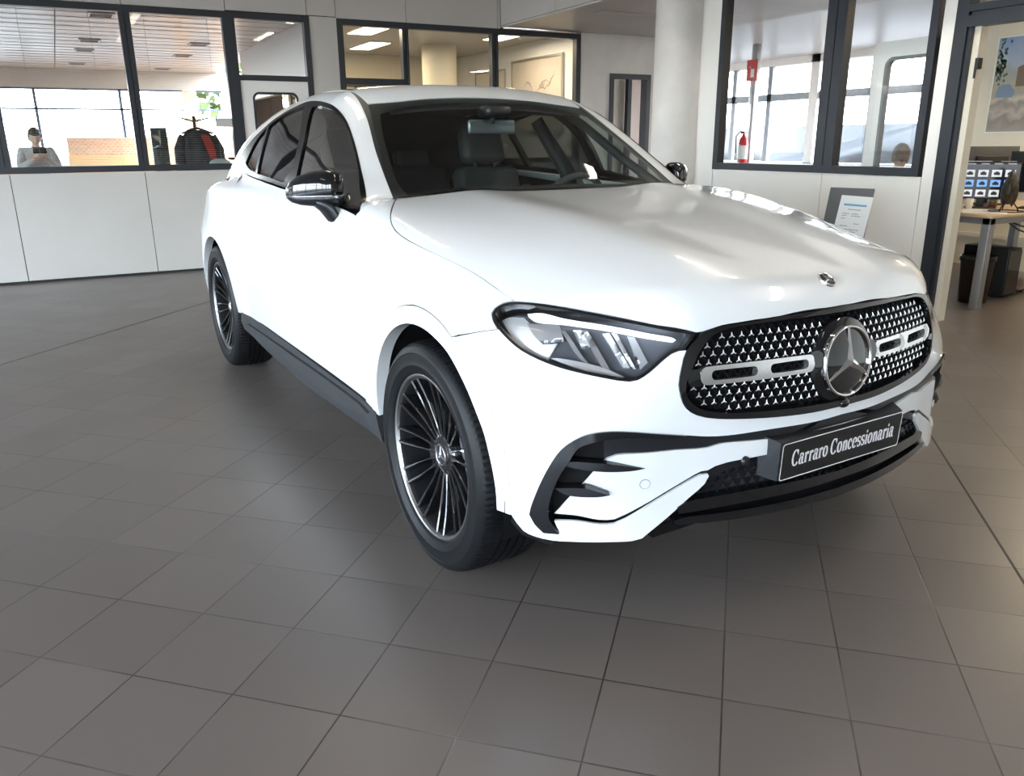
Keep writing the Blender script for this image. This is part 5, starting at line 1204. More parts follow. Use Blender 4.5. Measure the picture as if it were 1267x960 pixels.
def hair_mesh(parent, m_, T, back=.4, length=.0):
    bm = bmesh.new(); bmesh.ops.create_uvsphere(bm, u_segments=36, v_segments=28, radius=1)
    rnd = random.Random(3)
    for v in bm.verts:
        x, y, z = v.co; n = rnd.uniform(.985, 1.03)
        v.co = (x * .084 * n, y * .106 * n + .004, z * .126 * n + .006)
    dele = [f for f in bm.faces if (lambda c: c.z < (.045 if c.y < -.03 else (.0 if c.y < .025 and abs(c.x) > .05 else -.055 - length)) )(f.calc_center_median())]
    bmesh.ops.delete(bm, geom=dele, context='FACES'); bmesh.ops.solidify(bm, geom=bm.faces[:], thickness=.012)
    me = bpy.data.meshes.new('hair'); bm.to_mesh(me); bm.free(); me.transform(T); me.polygons.foreach_set('use_smooth', [True] * len(me.polygons)); me.materials.append(m_)
    o = bpy.data.objects.new('hair', me); COL.objects.link(o); o.parent = parent; return o
def join_into(a, b_):
    """weld mesh b into a so that the body is one continuous object"""
    bm = bmesh.new(); bm.from_mesh(a.data); bm.from_mesh(b_.data); bm.to_mesh(a.data); bm.free(); bpy.data.objects.remove(b_)
def remesh(o, vs, it=6):
    md = o.modifiers.new('r', 'REMESH'); md.mode = 'VOXEL'; md.voxel_size = vs; md.use_smooth_shade = True
    ms = o.modifiers.new('s', 'SMOOTH'); ms.iterations = it; ms.factor = .4
    dg = bpy.context.evaluated_depsgraph_get(); me2 = bpy.data.meshes.new_from_object(o.evaluated_get(dg)); mt = o.data.materials[0]
    o.modifiers.clear(); o.data = me2; me2.materials.clear(); me2.materials.append(mt); me2.polygons.foreach_set('use_smooth', [True] * len(me2.polygons))
def person(label, loc, rz, pose, shirt_m, trousers_m, hair_m, group=None, head_tilt=0.0, scale=1.0):
    """pose gives joints: pelvis, waist, chest, neck, head; shoulder, elbow, wrist, hip, knee, ankle, toe for r and l; facing -y"""
    t = thing('person', label, 'person', loc, rz); J = pose
    N, E = [], []
    def nd(p, r): N.append((tuple(p), r)); return len(N) - 1
    pel = nd(J['pelvis'], (.125, .10)); wai = nd(J['waist'], (.118, .09)); che = nd(J['chest'], (.15, .10)); nk0 = nd(J['neck'], .058); nk1 = nd(Vector(J['head']) + Vector((0, .012, -.085)), .052)
    E += [(pel, wai), (wai, che), (che, nk0), (nk0, nk1)]
    tops, legs = [], []
    for s_, sg in (('r', -1), ('l', 1)):
        sh = nd(J['shoulder_' + s_], .062); el = nd(J['elbow_' + s_], .043); wr_ = nd(J['wrist_' + s_], (.026, .024)); E += [(che, sh), (sh, el), (el, wr_)]
        dd = Vector(J['wrist_' + s_]) - Vector(J['elbow_' + s_]); hand_nodes(N, E, wr_, J['wrist_' + s_], dd, J.get('palm_' + s_, (0, 0, -1)), sg, J.get('curl_' + s_, .45))
        hi = nd(J['hip_' + s_], .09); kn = nd(J['knee_' + s_], .058); an = nd(J['ankle_' + s_], .04); to = nd(J['toe_' + s_], (.04, .028)); E += [(pel, hi), (hi, kn), (kn, an), (an, to)]
    b_ = skin_mesh('body', N, E, M_skin, t, 2)
    TH = TR(*J['head']) @ RX(head_tilt)
    h_ = head_mesh('head', t, M_skin, TH); join_into(b_, h_); remesh(b_, .0065, 3)
    hair_mesh(t, hair_m, TH)
    # clothes: the same skeleton a little thicker, cut at cuffs and waist
    N2 = [(J['pelvis'], (.140, .115)), (J['waist'], (.134, .105)), (J['chest'], (.166, .116)), (Vector(J['neck']) + Vector((0, 0, -.015)), .070)]; E2 = [(0, 1), (1, 2), (2, 3)]
    for s_ in 'rl':
        n0 = len(N2); e_, w_ = Vector(J['elbow_' + s_]), Vector(J['wrist_' + s_]); N2 += [(J['shoulder_' + s_], .076), (J['elbow_' + s_], .056), (e_.lerp(w_, .90), .042)]; E2 += [(2, n0), (n0, n0 + 1), (n0 + 1, n0 + 2)]
    sh_ = skin_mesh('shirt', [(tuple(a), r) for a, r in N2], E2, shirt_m, t, 2); remesh(sh_, .008, 3)
    N3 = [(J['pelvis'], (.145, .12))]; E3 = []
    for s_ in 'rl':
        n0 = len(N3); k_, a_ = Vector(J['knee_' + s_]), Vector(J['ankle_' + s_]); N3 += [(J['hip_' + s_], .105), (J['knee_' + s_], .073), (k_.lerp(a_, .92), .058)]; E3 += [(0, n0), (n0, n0 + 1), (n0 + 1, n0 + 2)]
    tr_ = skin_mesh('trousers', [(tuple(a), r) for a, r in N3], E3, trousers_m, t, 2); remesh(tr_, .009, 3)
    for s_ in 'rl':
        a_, to = Vector(J['ankle_' + s_]), Vector(J['toe_' + s_]); d = (to - a_); d.z = 0; d.normalize(); sd_ = Vector((-d.y, d.x, 0)); rg = []
        for u, hw, hh in ((-.07, .028, .055), (-.04, .038, .075), (.02, .040, .075), (.09, .045, .055), (.15, .042, .042), (.185, .022, .028)):
            c = Vector((a_.x, a_.y, 0)) + d * u; rg.append([tuple(c + sd_ * hw * math.cos(2 * math.pi * k / 14) + Vector((0, 0, .004 + hh * (.5 + .5 * math.sin(2 * math.pi * k / 14))))) for k in range(14)])
        MB().loft(rg).build('shoe', M_black, t)
    t.scale = (scale,) * 3
    return t
M_grey_shirt = noisy(mat('pale_grey_shirt', (.50, .50, .50), .85), (.46, .46, .46), (.56, .56, .57), 30)
M_dark_cloth = mat('dark_trousers', (.03, .033, .04), .85)
stand = dict(pelvis=(0, 0, .93), waist=(0, .01, 1.06), chest=(0, -.02, 1.27), neck=(0, -.05, 1.44), head=(0, -.10, 1.57),
             shoulder_r=(-.185, -.03, 1.38), elbow_r=(-.235, -.14, 1.16), wrist_r=(-.075, -.33, 1.28), palm_r=(.6, -.2, .6), curl_r=.6,
             shoulder_l=(.185, -.03, 1.38), elbow_l=(.235, -.14, 1.16), wrist_l=(.075, -.33, 1.28), palm_l=(-.6, -.2, .6), curl_l=.6,
             hip_r=(-.095, 0, .88), knee_r=(-.105, -.02, .49), ankle_r=(-.11, .03, .085), toe_r=(-.125, -.12, .035), hip_l=(.095, 0, .88), knee_l=(.105, -.02, .49), ankle_l=(.11, .03, .085), toe_l=(.125, -.12, .035))
p1 = person('person in a pale grey shirt standing behind the left glazing, holding up a phone', (-.22, 12.05, 0), math.radians(8), stand, M_grey_shirt, M_dark_cloth, M_hair, head_tilt=.28, scale=.895)
ph = thing('phone', 'dark phone held up by the person in the grey shirt', 'phone', (-.172, 11.665, 1.25), math.radians(8))
MB().rbox((-.075, -.005, -.037), (.075, .005, .037), .005, 2).build('phone_body', M_gloss, ph); MB().box((-.068, .0052, -.033), (.068, .0056, .033)).build('screen', mat('phone_screen', (.1, .12, .15), .1), ph)
sit = dict(pelvis=(0, .02, .52), waist=(0, .04, .65), chest=(0, 0, .85), neck=(0, -.05, 1.01), head=(0, -.095, 1.135),
           shoulder_r=(-.185, -.01, .95), elbow_r=(-.225, -.10, .74), wrist_r=(-.15, -.33, .775), shoulder_l=(.185, -.01, .95), elbow_l=(.225, -.10, .74), wrist_l=(.15, -.33, .775),
           hip_r=(-.10, 0, .50), knee_r=(-.13, -.42, .50), ankle_r=(-.13, -.40, .085), toe_r=(-.14, -.55, .035), hip_l=(.10, 0, .50), knee_l=(.13, -.42, .50), ankle_l=(.13, -.40, .085), toe_l=(.14, -.55, .035))
M_olive = mat('dark_green_shirt', (.05, .055, .045), .85)
p2 = person('person with short brown hair and dark shirt seated with back to the right window', (7.28, 5.40, 0), math.radians(118), sit, M_olive, M_dark_cloth, noisy(mat('brown_hair', (.10, .06, .035), .6), (.07, .04, .025), (.16, .10, .06), 60), head_tilt=.10)
ch = thing('office_chair', 'black swivel chair under the person seated behind the right window', 'chair', (7.28, 5.40, 0), math.radians(118))
MB().rbox((-.24, -.24, .375), (.24, .22, .44), .03, 3).build('seat', M_int, ch); MB().rbox((-.21, .235, .46), (.21, .285, .82), .025, 3).tube([(0, .20, .40), (0, .30, .42), (0, .285, .60)], .018).build('backrest', M_int, ch)
MB().tube([(0, 0, .08), (0, 0, .39)], .025, 12).build('gas_column', M_steel, ch)
for q in range(5):
    a = 2 * math.pi * q / 5; l_ = MB().tube([(.02 * math.cos(a), .02 * math.sin(a), .10), (.27 * math.cos(a), .27 * math.sin(a), .07)], [.02, .014]).build('leg', M_black, ch)
    MB().lathe([(.001, -.012), (.026, -.012), (.026, .012), (.001, .012)], 16, TR(.27 * math.cos(a), .27 * math.sin(a), .028) @ RZ(a) @ RX(math.pi / 2)).build('castor', M_black, l_)
# ---- left office: hanging jacket, dark board, door sign, blinds ----------------
jk = thing('jacket', 'dark jacket with red panels hanging on a stand behind the second left pane', 'jacket', (1.46, 10.25, 0))
M_jk = noisy(mat('jacket_dark', (.02, .022, .026), .8), (.015, .016, .02), (.05, .05, .055), 18)
rg = []
for z, w_, d_ in ((1.46, .045, .05), (1.435, .12, .075), (1.38, .185, .09), (1.28, .18, .11), (1.15, .185, .125), (1.02, .20, .14), (.90, .215, .15)): rg.append([(w_ * math.cos(a) , d_ * math.sin(a) * (1 + .12 * math.sin(7 * a)), z + .01 * math.sin(5 * a)) for a in (2 * math.pi * k / 40 for k in range(40))])
MB().loft(rg).build('jacket_body', M_jk, jk)
for s_ in (-1, 1): MB().tube([(s_ * .15, 0, 1.395), (s_ * .215, -.01, 1.25), (s_ * .225, -.03, 1.05), (s_ * .205, -.06, .90)], [.055, .06, .055, .048], 14).build('sleeve', M_jk, jk)
M_red = mat('jacket_red', (.38, .035, .03), .7)
MB().loft([[(x, -.098 - y, z) for x, y in ((a0, 0), (a1, 0), (a1, .012), (a0, .012))] for z, a0, a1 in ((1.41, .02, .10), (1.30, .05, .15), (1.18, .09, .165), (1.05, .10, .16))], smooth=False).build('red_panel', M_red, jk)['label'] = 'red front panel'
MB().tube([(-.17, 0, 1.425), (-.06, 0, 1.47), (0, 0, 1.485), (.06, 0, 1.47), (.17, 0, 1.425)], .012).tube([(0, 0, 1.48), (0, 0, 1.53), (.02, 0, 1.56), (.04, 0, 1.54)], .004).build('hanger', M_black, jk)
rk = thing('coat_stand', 'black coat stand carrying the dark and red jacket', 'coat stand', (1.46, 10.25, 0))
MB().tube([(0, .16, .02), (0, .16, 1.62)], .016, 10).tube([(0, .16, 1.56), (.0, .03, 1.585)], .009).tube([(0, .16, 1.56), (-.16, .10, 1.60)], .009).tube([(0, .16, 1.56), (.16, .10, 1.60)], .009).build('pole', M_black, rk)
MB().lathe([(.001, 0), (.16, 0), (.16, .012), (.02, .03), (.016, .05)], 32, TR(0, .16, 0)).build('base', M_black, rk)
bx = thing('transparent_bag', 'pale clear plastic bag at the foot of the hanging jacket', 'bag', (1.60, 9.80, 1.0))
MB().loft([[(w_ * math.cos(a), d_ * math.sin(a) * (1 + .2 * math.sin(5 * a)), z) for a in (2 * math.pi * k / 24 for k in range(24))] for z, w_, d_ in ((0, .10, .05), (.05, .12, .06), (.12, .11, .05), (.15, .06, .03))]).build('bag_film', mat('clear_film', (.45, .55, .58), .2), bx)
cb = thing('cabinet', 'low dark cabinet behind the second left pane carrying the clear bag', 'cabinet', (1.60, 9.80, 0))
MB().rbox((-.35, -.14, .03), (.35, .14, 1.0), .006, 2).build('carcass', M_int, cb)
for s_ in (-1, 1):
    d_ = MB().box((s_ * .175 - .168, -.156, .06), (s_ * .175 + .168, -.141, .97)).build('door', mat('dark_front', (.03, .03, .034), .5), cb); MB().tube([(s_ * .03, -.17, .55), (s_ * .03, -.17, .67)], .005).build('handle', M_steel, d_)
bd = thing('display_board', 'tall dark display panel standing left of the hanging jacket', 'panel', (1.05, 10.3, 0))
MB().rbox((-.085, -.02, .04), (.085, .02, 1.49), .006, 2).build('board', mat('board_dark', (.035, .05, .05), .35), bd)
MB().box((-.14, -.12, 0), (.14, .12, .04)).build('foot', M_steel, bd); MB().tube([(-.05, -.03, 1.28), (0, -.03, 1.30), (.01, -.03, 1.46)], .007).tube([(-.08, -.03, 1.27), (.02, -.03, 1.285)], .006).build('hook', mat('pale_metal', (.6, .66, .66), .3, .6), bd)
sg = thing('door_sign', 'small pale rectangular name sign on the glass beside the white door', 'sign', (1.60, YL + .02, 1.523))
MB().box((-.082, -.008, -.038), (.082, .0, .038)).build('plate', mat('sign_face', (.55, .56, .55), .35), sg)
n_ = MB(); 
for a in ((-.086, -.042, .086, -.037), (-.086, .037, .086, .042), (-.086, -.037, -.081, .037), (.081, -.037, .086, .037)): n_.box((a[0], -.010, a[1]), (a[2], .0, a[3]))
n_.build('frame', M_frame, sg)
bl_ = thing('venetian_blind', 'thin open venetian blind behind the second left pane', 'blind', (1.25, YL + .13, 0), 0, 'blinds of the left glazing'); s_ = MB()
for q in range(66): z = 1.10 + q * .0222; s_.add([(-.44, -.0125, z - .0012), (.44, -.0125, z - .0012), (.44, 0, z + .0008), (-.44, 0, z + .0008), (.44, .0125, z - .0006), (-.44, .0125, z - .0006)], [(0, 1, 2, 3), (3, 2, 4, 5)])
M_blind = mat('blind_slat', (.45, .42, .38), .5)
s_.build('slats', M_blind, bl_); MB().box((-.45, -.02, 2.56), (.45, .02, 2.60)).build('head_rail', M_steel, bl_)
MB().tube([(-.3, 0, 1.09), (-.3, 0, 2.57)], .0012, 5).tube([(.3, 0, 1.09), (.3, 0, 2.57)], .0012, 5).build('cords', M_steel, bl_)
bl2 = copy_tree(bl_, None); bl2.location = (.16, YL + .13, 0); bl2['label'] = 'thin open venetian blind behind the right part of the first full left pane'
# ---- far side of the left office: parked car outside, desk beside the standing person
def simple_car(label, loc, rz, paint, L_=4.3, H=1.5, W_=1.75, van=False):
    t = thing('parked_car', label, 'car', loc, rz, 'vehicles parked outside')
    prof = [(-.5, .20), (-.495, .33), (-.47, .55), (-.40, .60), (-.26, .98), (-.10, 1.0), (.14, .99), (.30, .66), (.46, .58), (.497, .42), (.5, .20)] if not van else [(-.5, .18), (-.5, .60), (-.49, .96), (-.44, 1.0), (.18, 1.0), (.26, .97), (.36, .62), (.47, .52), (.5, .36), (.5, .18)]
    P = [(x * L_, z * H) for x, z in prof]; rings = []
    for y, k, zz in ((-.5, .90, .0), (-.48, .97, 0), (-.3, 1, 0), (.3, 1, 0), (.48, .97, 0), (.5, .90, 0)): rings.append([(x * (1 if abs(y) < .4 else .985), y * W_ * (1 - .14 * max(0, (z / H - .62) / .38)), .2 * H * 0 + z * (1 if abs(y) < .4 else .985)) for x, z in P])
    MB().loft(rings).build('car_body', paint, t)
    gl_ = MB(); top = [p for p in P if p[1] > .55 * H]
    x0, x1 = (-.26 * L_, .17 * L_) if not van else (.02 * L_, .25 * L_)
    for s_ in (-1, 1): gl_.add([(x0 - .25, s_ * (W_ / 2 * .94 + .004), .66 * H), (x1 + .30, s_ * (W_ / 2 * .94 + .004), .66 * H), (x1 - .05, s_ * (W_ / 2 * .875 + .004), .93 * H), (x0 + .10, s_ * (W_ / 2 * .875 + .004), .93 * H)], [(0, 1, 2, 3)])
    gl_.build('windows', M_pglass if False else M_gloss, t)
    for x in (-.31 * L_, .31 * L_):
        for s_ in (-1, 1): MB().lathe([(.001, .10), (.19, .10), (.21, .08), (.30, .10), (.325, .07), (.325, -.08), (.2, -.1)], 28, TR(x, s_ * (W_ / 2 - .09), .325) @ RX(-s_ * math.pi / 2)).build('wheel', M_rub, t)
    return t
simple_car('dark car parked outside beyond the person at the left glazing', (-1.5, 20.6, -.26), .12, mat('car_dark', (.02, .03, .035), .15, coat=1))
simple_car('grey van parked outside behind the fire extinguisher post', (14.6, 16.6, -.26), math.radians(80), mat('van_grey', (.035, .038, .037), .3), 5.0, 1.9, 1.95, True)
simple_car('dark grey car parked outside behind the middle of the right window', (14.0, 11.35, -.26), math.radians(92), mat('car_grey', (.028, .03, .032), .25), 4.2, 1.85, 1.8, True)
# trees outside
def tree(label, loc, h_, seed, tint):
    t = thing('tree', label, 'tree', loc, 0, 'trees outside'); r = random.Random(seed)
    MB().tube([(0, 0, 0), (.05, 0, h_ * .3), (0, .06, h_ * .55)], [.12, .09, .06], 10).build('trunk', mat('bark', (.10, .07, .05), .9), t)
    c = MB()
    for q in range(520):
        a, u, v = r.uniform(0, 6.28), r.uniform(-1, 1), r.random() ** .4; R_ = h_ * .30
        p = Vector((math.cos(a) * math.sqrt(1 - u * u) * v * R_, math.sin(a) * math.sqrt(1 - u * u) * v * R_, h_ * .68 + u * v * h_ * .33)); n = Vector((r.gauss(0, 1), r.gauss(0, 1), r.gauss(0, 1))).normalized(); a_ = n.orthogonal().normalized(); b_ = n.cross(a_); s_ = r.uniform(.10, .22)
        c.add([p + a_ * s_, p + b_ * s_ * .5, p - a_ * s_, p - b_ * s_ * .5], [(0, 1, 2, 3)])
    c.build('foliage', noisy(mat('leaves', tint, .7), tuple(x * .7 for x in tint), tuple(min(1, x * 1.4) for x in tint), 3), t, weld=False)
tree('pale green tree outside, seen over the hanging jacket', (4.0, 21.5, -.26), 5.2, 1, (.06, .10, .02))
tree('green tree outside seen through the round-cornered glass of the left door', (8.6, 24.0, -.26), 4.8, 2, (.05, .09, .02))
tree('green tree outside seen through the door leaf behind the right window', (20.5, 12.5, -.26), 4.6, 3, (.05, .08, .025))
# ---- warm office: framed sketch on the side wall --------------------------------
pf = thing('framed_picture', 'large metal-framed pale print with grey brush strokes on the warm office wall', 'picture', (6.03, 10.33, 1.92), -math.pi / 2)
n_ = MB(); w_, h_ = .70, .50
for a in ((-w_, -h_, w_, -h_ + .03), (-w_, h_ - .03, w_, h_), (-w_, -h_ + .03, -w_ + .03, h_ - .03), (w_ - .03, -h_ + .03, w_, h_ - .03)): n_.box((a[0], -.03, a[1]), (a[2], 0, a[3]))
n_.build('frame', mat('pewter', (.45, .44, .40), .35, .8), pf)
MB().box((-w_ + .03, -.014, -h_ + .03), (w_ - .03, -.004, h_ - .03)).build('print', noisy(mat('print_paper', (.55, .49, .43), .3, coat=.5), (.52, .46, .40), (.60, .54, .48), 2), pf)
st_ = MB(); rr_ = random.Random(5)
for q in range(9):
    x0, z0 = rr_.uniform(-.5, .35), rr_.uniform(-.25, .15); P = [Vector((x0, -.0165, z0))]
    for k in range(5): P.append(P[-1] + Vector((rr_.uniform(.01, .09), 0, rr_.uniform(-.06, .07))))
    st_.tube(P, [.004, .012, .016, .012, .007, .003], 6)
st_.v = [(v[0], -.0155 + (v[1] + .0165) * .08, v[2]) for v in st_.v]
st_.build('brush_strokes', mat('wash_grey', (.33, .29, .26), .6), pf)
pf2 = thing('glass_frame', 'narrow pale frame on the warm office wall left of the large print', 'picture', (6.03, 11.75, 1.92), -math.pi / 2)
n_ = MB()
for a in ((-.5, -.42, .5, -.40), (-.5, .40, .5, .42), (-.5, -.40, -.48, .40), (.48, -.40, .5, .40)): n_.box((a[0], -.02, a[1]), (a[2], 0, a[3]))
n_.build('frame', M_steel, pf2); MB().box((-.48, -.010, -.40), (.48, -.002, .40)).build('print', M_cream, pf2)
# shelving lines on the back wall of the warm office
sh = thing('glazed_cabinet', 'dark framed glazed cabinet behind the upper left pane of the warm office', 'cabinet', (3.95, 12.75, 0))
n_ = MB()
for x in (-.75, -.25, .25, .75): n_.box((x - .015, -.02, 0), (x + .015, .0, 2.15))
for z in (.05, 1.0, 1.95, 2.15): n_.box((-.765, -.02, z - .015), (.765, 0, z + .015))
n_.build('frame', M_frame, sh); MB().box((-.75, .0, .03), (.75, .2, 2.14)).build('carcass', mat('oak_front', (.45, .34, .22), .5), sh)
# ---- right office ----------------------------------------------------------------
dk = thing('desk', 'light wood desk with grey metal legs behind the open doorway', 'desk', (6.24, 3.75, 0))
M_oak = noisy(mat('oak_top', (.62, .45, .28), .4), (.56, .40, .24), (.68, .50, .32), 5)
MB().rbox((0, 0, .715), (1.75, .85, .74), .004, 2).build('tabletop', M_oak, dk)
M_leg = mat('leg_silver', (.30, .30, .305), .35, .4)
MB().box((.03, .03, .665), (1.72, .06, .715)).box((.03, .79, .665), (1.72, .82, .715)).box((.03, .06, .665), (.06, .79, .715)).box((1.69, .06, .665), (1.72, .79, .715)).build('frame', M_leg, dk)
for x in (.03, 1.65):
    for y in (.03, .75): MB().rbox((x, y, 0), (x + .07, y + .07, .715), .006, 2).build('leg', M_leg, dk)
def monitor(label, loc, rz, w_, h_, lift_=.12, screen=None):
    t = thing('monitor', label, 'monitor', loc, rz, 'monitors on the desk')
    MB().rbox((-w_ / 2, -.02, lift_), (w_ / 2, .02, lift_ + h_), .006, 2).build('casing', M_black, t)
    MB().rbox((-.035, .0, .012), (.035, .03, lift_ + .12), .006, 2).build('stand', M_black, t); MB().rbox((-.13, -.09, 0), (.13, .09, .014), .006, 2).build('foot', M_black, t)
    MB().box((-w_ / 2 + .01, -.0212, lift_ + .012), (w_ / 2 - .01, -.0202, lift_ + h_ - .012)).build('screen', screen or mat('screen_off', (.02, .02, .022), .15), t)
    return t
M_scr = mat('screen_dark', (.006, .006, .008), .12, emit=(.012, .012, .018), estr=.25)
mo = monitor('black monitor showing rows of small car photos on the desk by the doorway', (6.82, 4.23, .74), math.radians(-52), .60, .335, .085, M_scr); mo.scale = (.88, .88, .88)
tv = MB(); tb = MB(); th_ = MB(); tl_ = MB()
for r_ in range(3):
    for c_ in range(5):
        x = -.235 + c_ * .112; z = .10 + .072 + (2 - r_) * .092 - .035; 
        blue = r_ == 1 or (r_ == 2 and c_ == 0)
        (tb if blue else tv).box((x - .042, -.0222, z - .028), (x + .042, -.0214, z + .036))
        (th_).box((x - .024, -.0228, z - .012), (x + .026, -.0223, z + .012)); th_.box((x - .012, -.0228, z + .012), (x + .014, -.0223, z + .021))
for c_ in range(5): tl_.box((-.265 + c_ * .112, -.0222, .408), (-.195 + c_ * .112, -.0214, .417))
tl_.box((-.29, -.0222, .432), (.05, -.0214, .438)).box((.12, -.0222, .432), (.25, -.0214, .437))
tv.build('thumbnails', mat('thumb_white', (.5, .5, .5), .5, emit=(.8, .82, .85), estr=.18), mo); tb.build('blue_thumbnails', mat('thumb_blue', (.1, .25, .5), .5, emit=(.25, .5, 1), estr=.20), mo)
th_.build('thumbnail_cars', mat('thumb_dark', (.03, .03, .04), .5), mo); tl_.build('captions', mat('thumb_text', (.4, .4, .4), .5, emit=(.7, .7, .72), estr=.10), mo)
mb2 = thing('monitor', 'monitor seen from behind with grey back, standing behind the photo monitor', 'monitor', (7.22, 4.42, .74), math.radians(150), 'monitors on the desk')
MB().rbox((-.24, -.02, .15), (.24, .02, .50), .006, 2, RX(.12)).build('casing', mat('casing_grey', (.07, .07, .072), .45), mb2); MB().rbox((-.14, .0, .20), (.14, .05, .42), .01, 2, RX(.12)).build('back_cover', M_black, mb2); MB().box((-.05, .05, .33), (.05, .056, .36)).build('socket_panel', M_gloss, mb2)
MB().rbox((-.03, .0, .01), (.03, .03, .22), .006, 2).build('stand', M_black, mb2); MB().rbox((-.12, -.09, 0), (.12, .09, .014), .006, 2).build('foot', M_black, mb2)
monitor('black monitor at the right edge of the desk, cut by the picture edge', (7.12, 3.92, .74), math.radians(-70), .50, .33, .13)
dv = thing('dark_vase', 'dark angular metal ornament on wire legs beside the photo monitor', 'ornament', (6.66, 3.90, .74), .5)
bm_ = [[(r * math.cos(a) * (1 + .16 * math.cos(4 * a)), .6 * r * math.sin(a), z + .02 * math.cos(2 * a)) for a in (2 * math.pi * k / 18 for k in range(18))] for z, r in ((.055, .05), (.09, .085), (.15, .105), (.22, .095), (.28, .06), (.31, .035))]
MB().loft(bm_).build('ornament_body', noisy(mat('bronze_dark', (.045, .04, .032), .45, .5), (.02, .02, .018), (.10, .085, .06), 25), dv)
for a in (.4, 2.6, 4.3): MB().tube([(.05 * math.cos(a), .03 * math.sin(a), .09), (.10 * math.cos(a), .08 * math.sin(a), .03), (.115 * math.cos(a), .09 * math.sin(a), .003)], .005).build('leg', M_black, dv)
MB().lathe([(.12, 0), (.135, .004), (.13, .008), (.115, .004)], 28, close=True).build('base_ring', M_black, dv)
for q, (x, y, rz, s_) in enumerate(((6.42, 4.2, .2, 1.0), (6.56, 4.05, -.3, .9), (6.42, 3.92, .5, .95))):
    pp = thing('paper_sheets', ['loose white papers nearest the doorway jamb on the desk', 'loose white papers in front of the photo monitor', 'loose white papers beside the dark ornament'][q], 'papers', (x, y, .7405 + .0006 * q), rz, 'papers on the desk')
    pm = MB()
    for k in range(3): pm.box((-.105 + .01 * k, -.148 + .006 * k, .0006 * k), (.105 + .01 * k, .148 + .006 * k, .0006 * k + .0005))
    pm.build('sheets', M_white, pp)
gj = thing('tin', 'small green and red tin beside the photo monitor foot', 'tin', (6.98, 4.22, .74)); MB().lathe([(.001, 0), (.035, 0), (.036, .004), (.036, .05)], 24).build('tin_body', mat('tin_red', (.35, .10, .06), .4), gj); MB().lathe([(.037, .048), (.037, .085), (.001, .088)], 24).build('lid', mat('tin_green', (.20, .36, .12), .4), gj)
cp_ = thing('paper_cup', 'small cream cup under the photo monitor', 'cup', (6.66, 4.22, .74)); MB().lathe([(.001, .002), (.024, 0), (.032, .085), (.029, .085), (.022, .006)], 24).build('cup_body', M_cream, cp_)
bn = thing('waste_bin', 'dark brown round waste bin under the desk', 'bin', (6.55, 4.00, 0))
MB().lathe([(.001, .004), (.105, 0), (.128, .36), (.134, .37), (.124, .375), (.100, .02)], 40).build('bin_body', mat('bin_brown', (.028, .015, .012), .45), bn); MB().lathe([(.132, .34), (.137, .345), (.137, .38), (.124, .385)], 40).build('bin_liner', mat('liner_black', (.012, .012, .012), .35), bn)
pc = thing('computer_tower', 'black computer tower under the desk behind the bin', 'computer', (6.98, 4.15, 0)); MB().rbox((-.09, -.2, .01), (.09, .2, .42), .008, 2).build('case', M_black, pc); MB().box((-.085, -.206, .03), (.085, -.2, .40)).build('front_panel', M_gloss, pc)
bg = thing('handbag', 'dark bag on the floor right of the silver desk leg', 'bag', (7.55, 4.55, 0), .3); MB().loft([[(w_ * math.cos(a), .10 * math.sin(a), z) for a in (2 * math.pi * k / 24 for k in range(24))] for z, w_ in ((0, .22), (.05, .25), (.20, .24), (.30, .19), (.34, .08))]).build('bag_body', mat('bag_dark', (.035, .022, .016), .6), bg); MB().tube([(-.12, 0, .30), (-.09, 0, .43), (0, 0, .48), (.09, 0, .43), (.12, 0, .30)], .010).build('handle', M_black, bg)
pn = thing('modesty_panel', 'dark ribbed fabric screen under the desk beside the doorway jamb', 'panel', (6.60, 4.75, 0)); mp_ = MB()
for q in range(7): mp_.lathe([(.045, .03), (.045, .64)], 14, TR(-.25 + q * .085, 0, 0))
mp_.build('fabric_screen', mat('fabric_dark', (.022, .023, .027), .9), pn); MB().box((-.30, -.05, .0), (.32, .05, .03)).build('foot', M_black, pn)
cbw = thing('cables', 'black cables hanging below the right side of the desktop', 'cables', (6.6, 3.78, 0)); MB().tube([(.0, .05, .66), (.10, .02, .60), (.22, .02, .57), (.34, .03, .52)], .006).tube([(.05, .06, .66), (.2, .05, .62), (.36, .04, .60), (.55, .05, .66)], .006).tube([(.34, .02, .66), (.345, .02, .56)], .012).build('cable_run', M_black, cbw)
so_ = thing('shoe', 'pointed brown leather shoe at the right edge under the desk', 'shoe', (7.42, 4.12, 0), math.radians(205))
rg = []
for u, hw, z0, hh in ((-.12, .030, .02, .06), (-.08, .037, .02, .075), (0, .036, .016, .07), (.07, .042, .010, .045), (.13, .035, .012, .034), (.17, .018, .018, .022), (.185, .006, .022, .012)): rg.append([(u, hw * math.cos(2 * math.pi * k / 16), z0 + hh * (.5 + .5 * math.sin(2 * math.pi * k / 16))) for k in range(16)])
MB().loft(rg).build('upper', mat('brown_leather', (.11, .05, .04), .3, coat=.4), so_); MB().loft([[(u, hw * c, z) for c, z in ((-1, z0), (1, z0), (1, z0 + .008), (-1, z0 + .008))] for u, hw, z0 in ((-.125, .03, .0), (-.06, .038, 0), (-.03, .036, .012), (.06, .043, .004), (.13, .037, .006), (.185, .006, .016))], smooth=False).build('sole', M_black, so_)
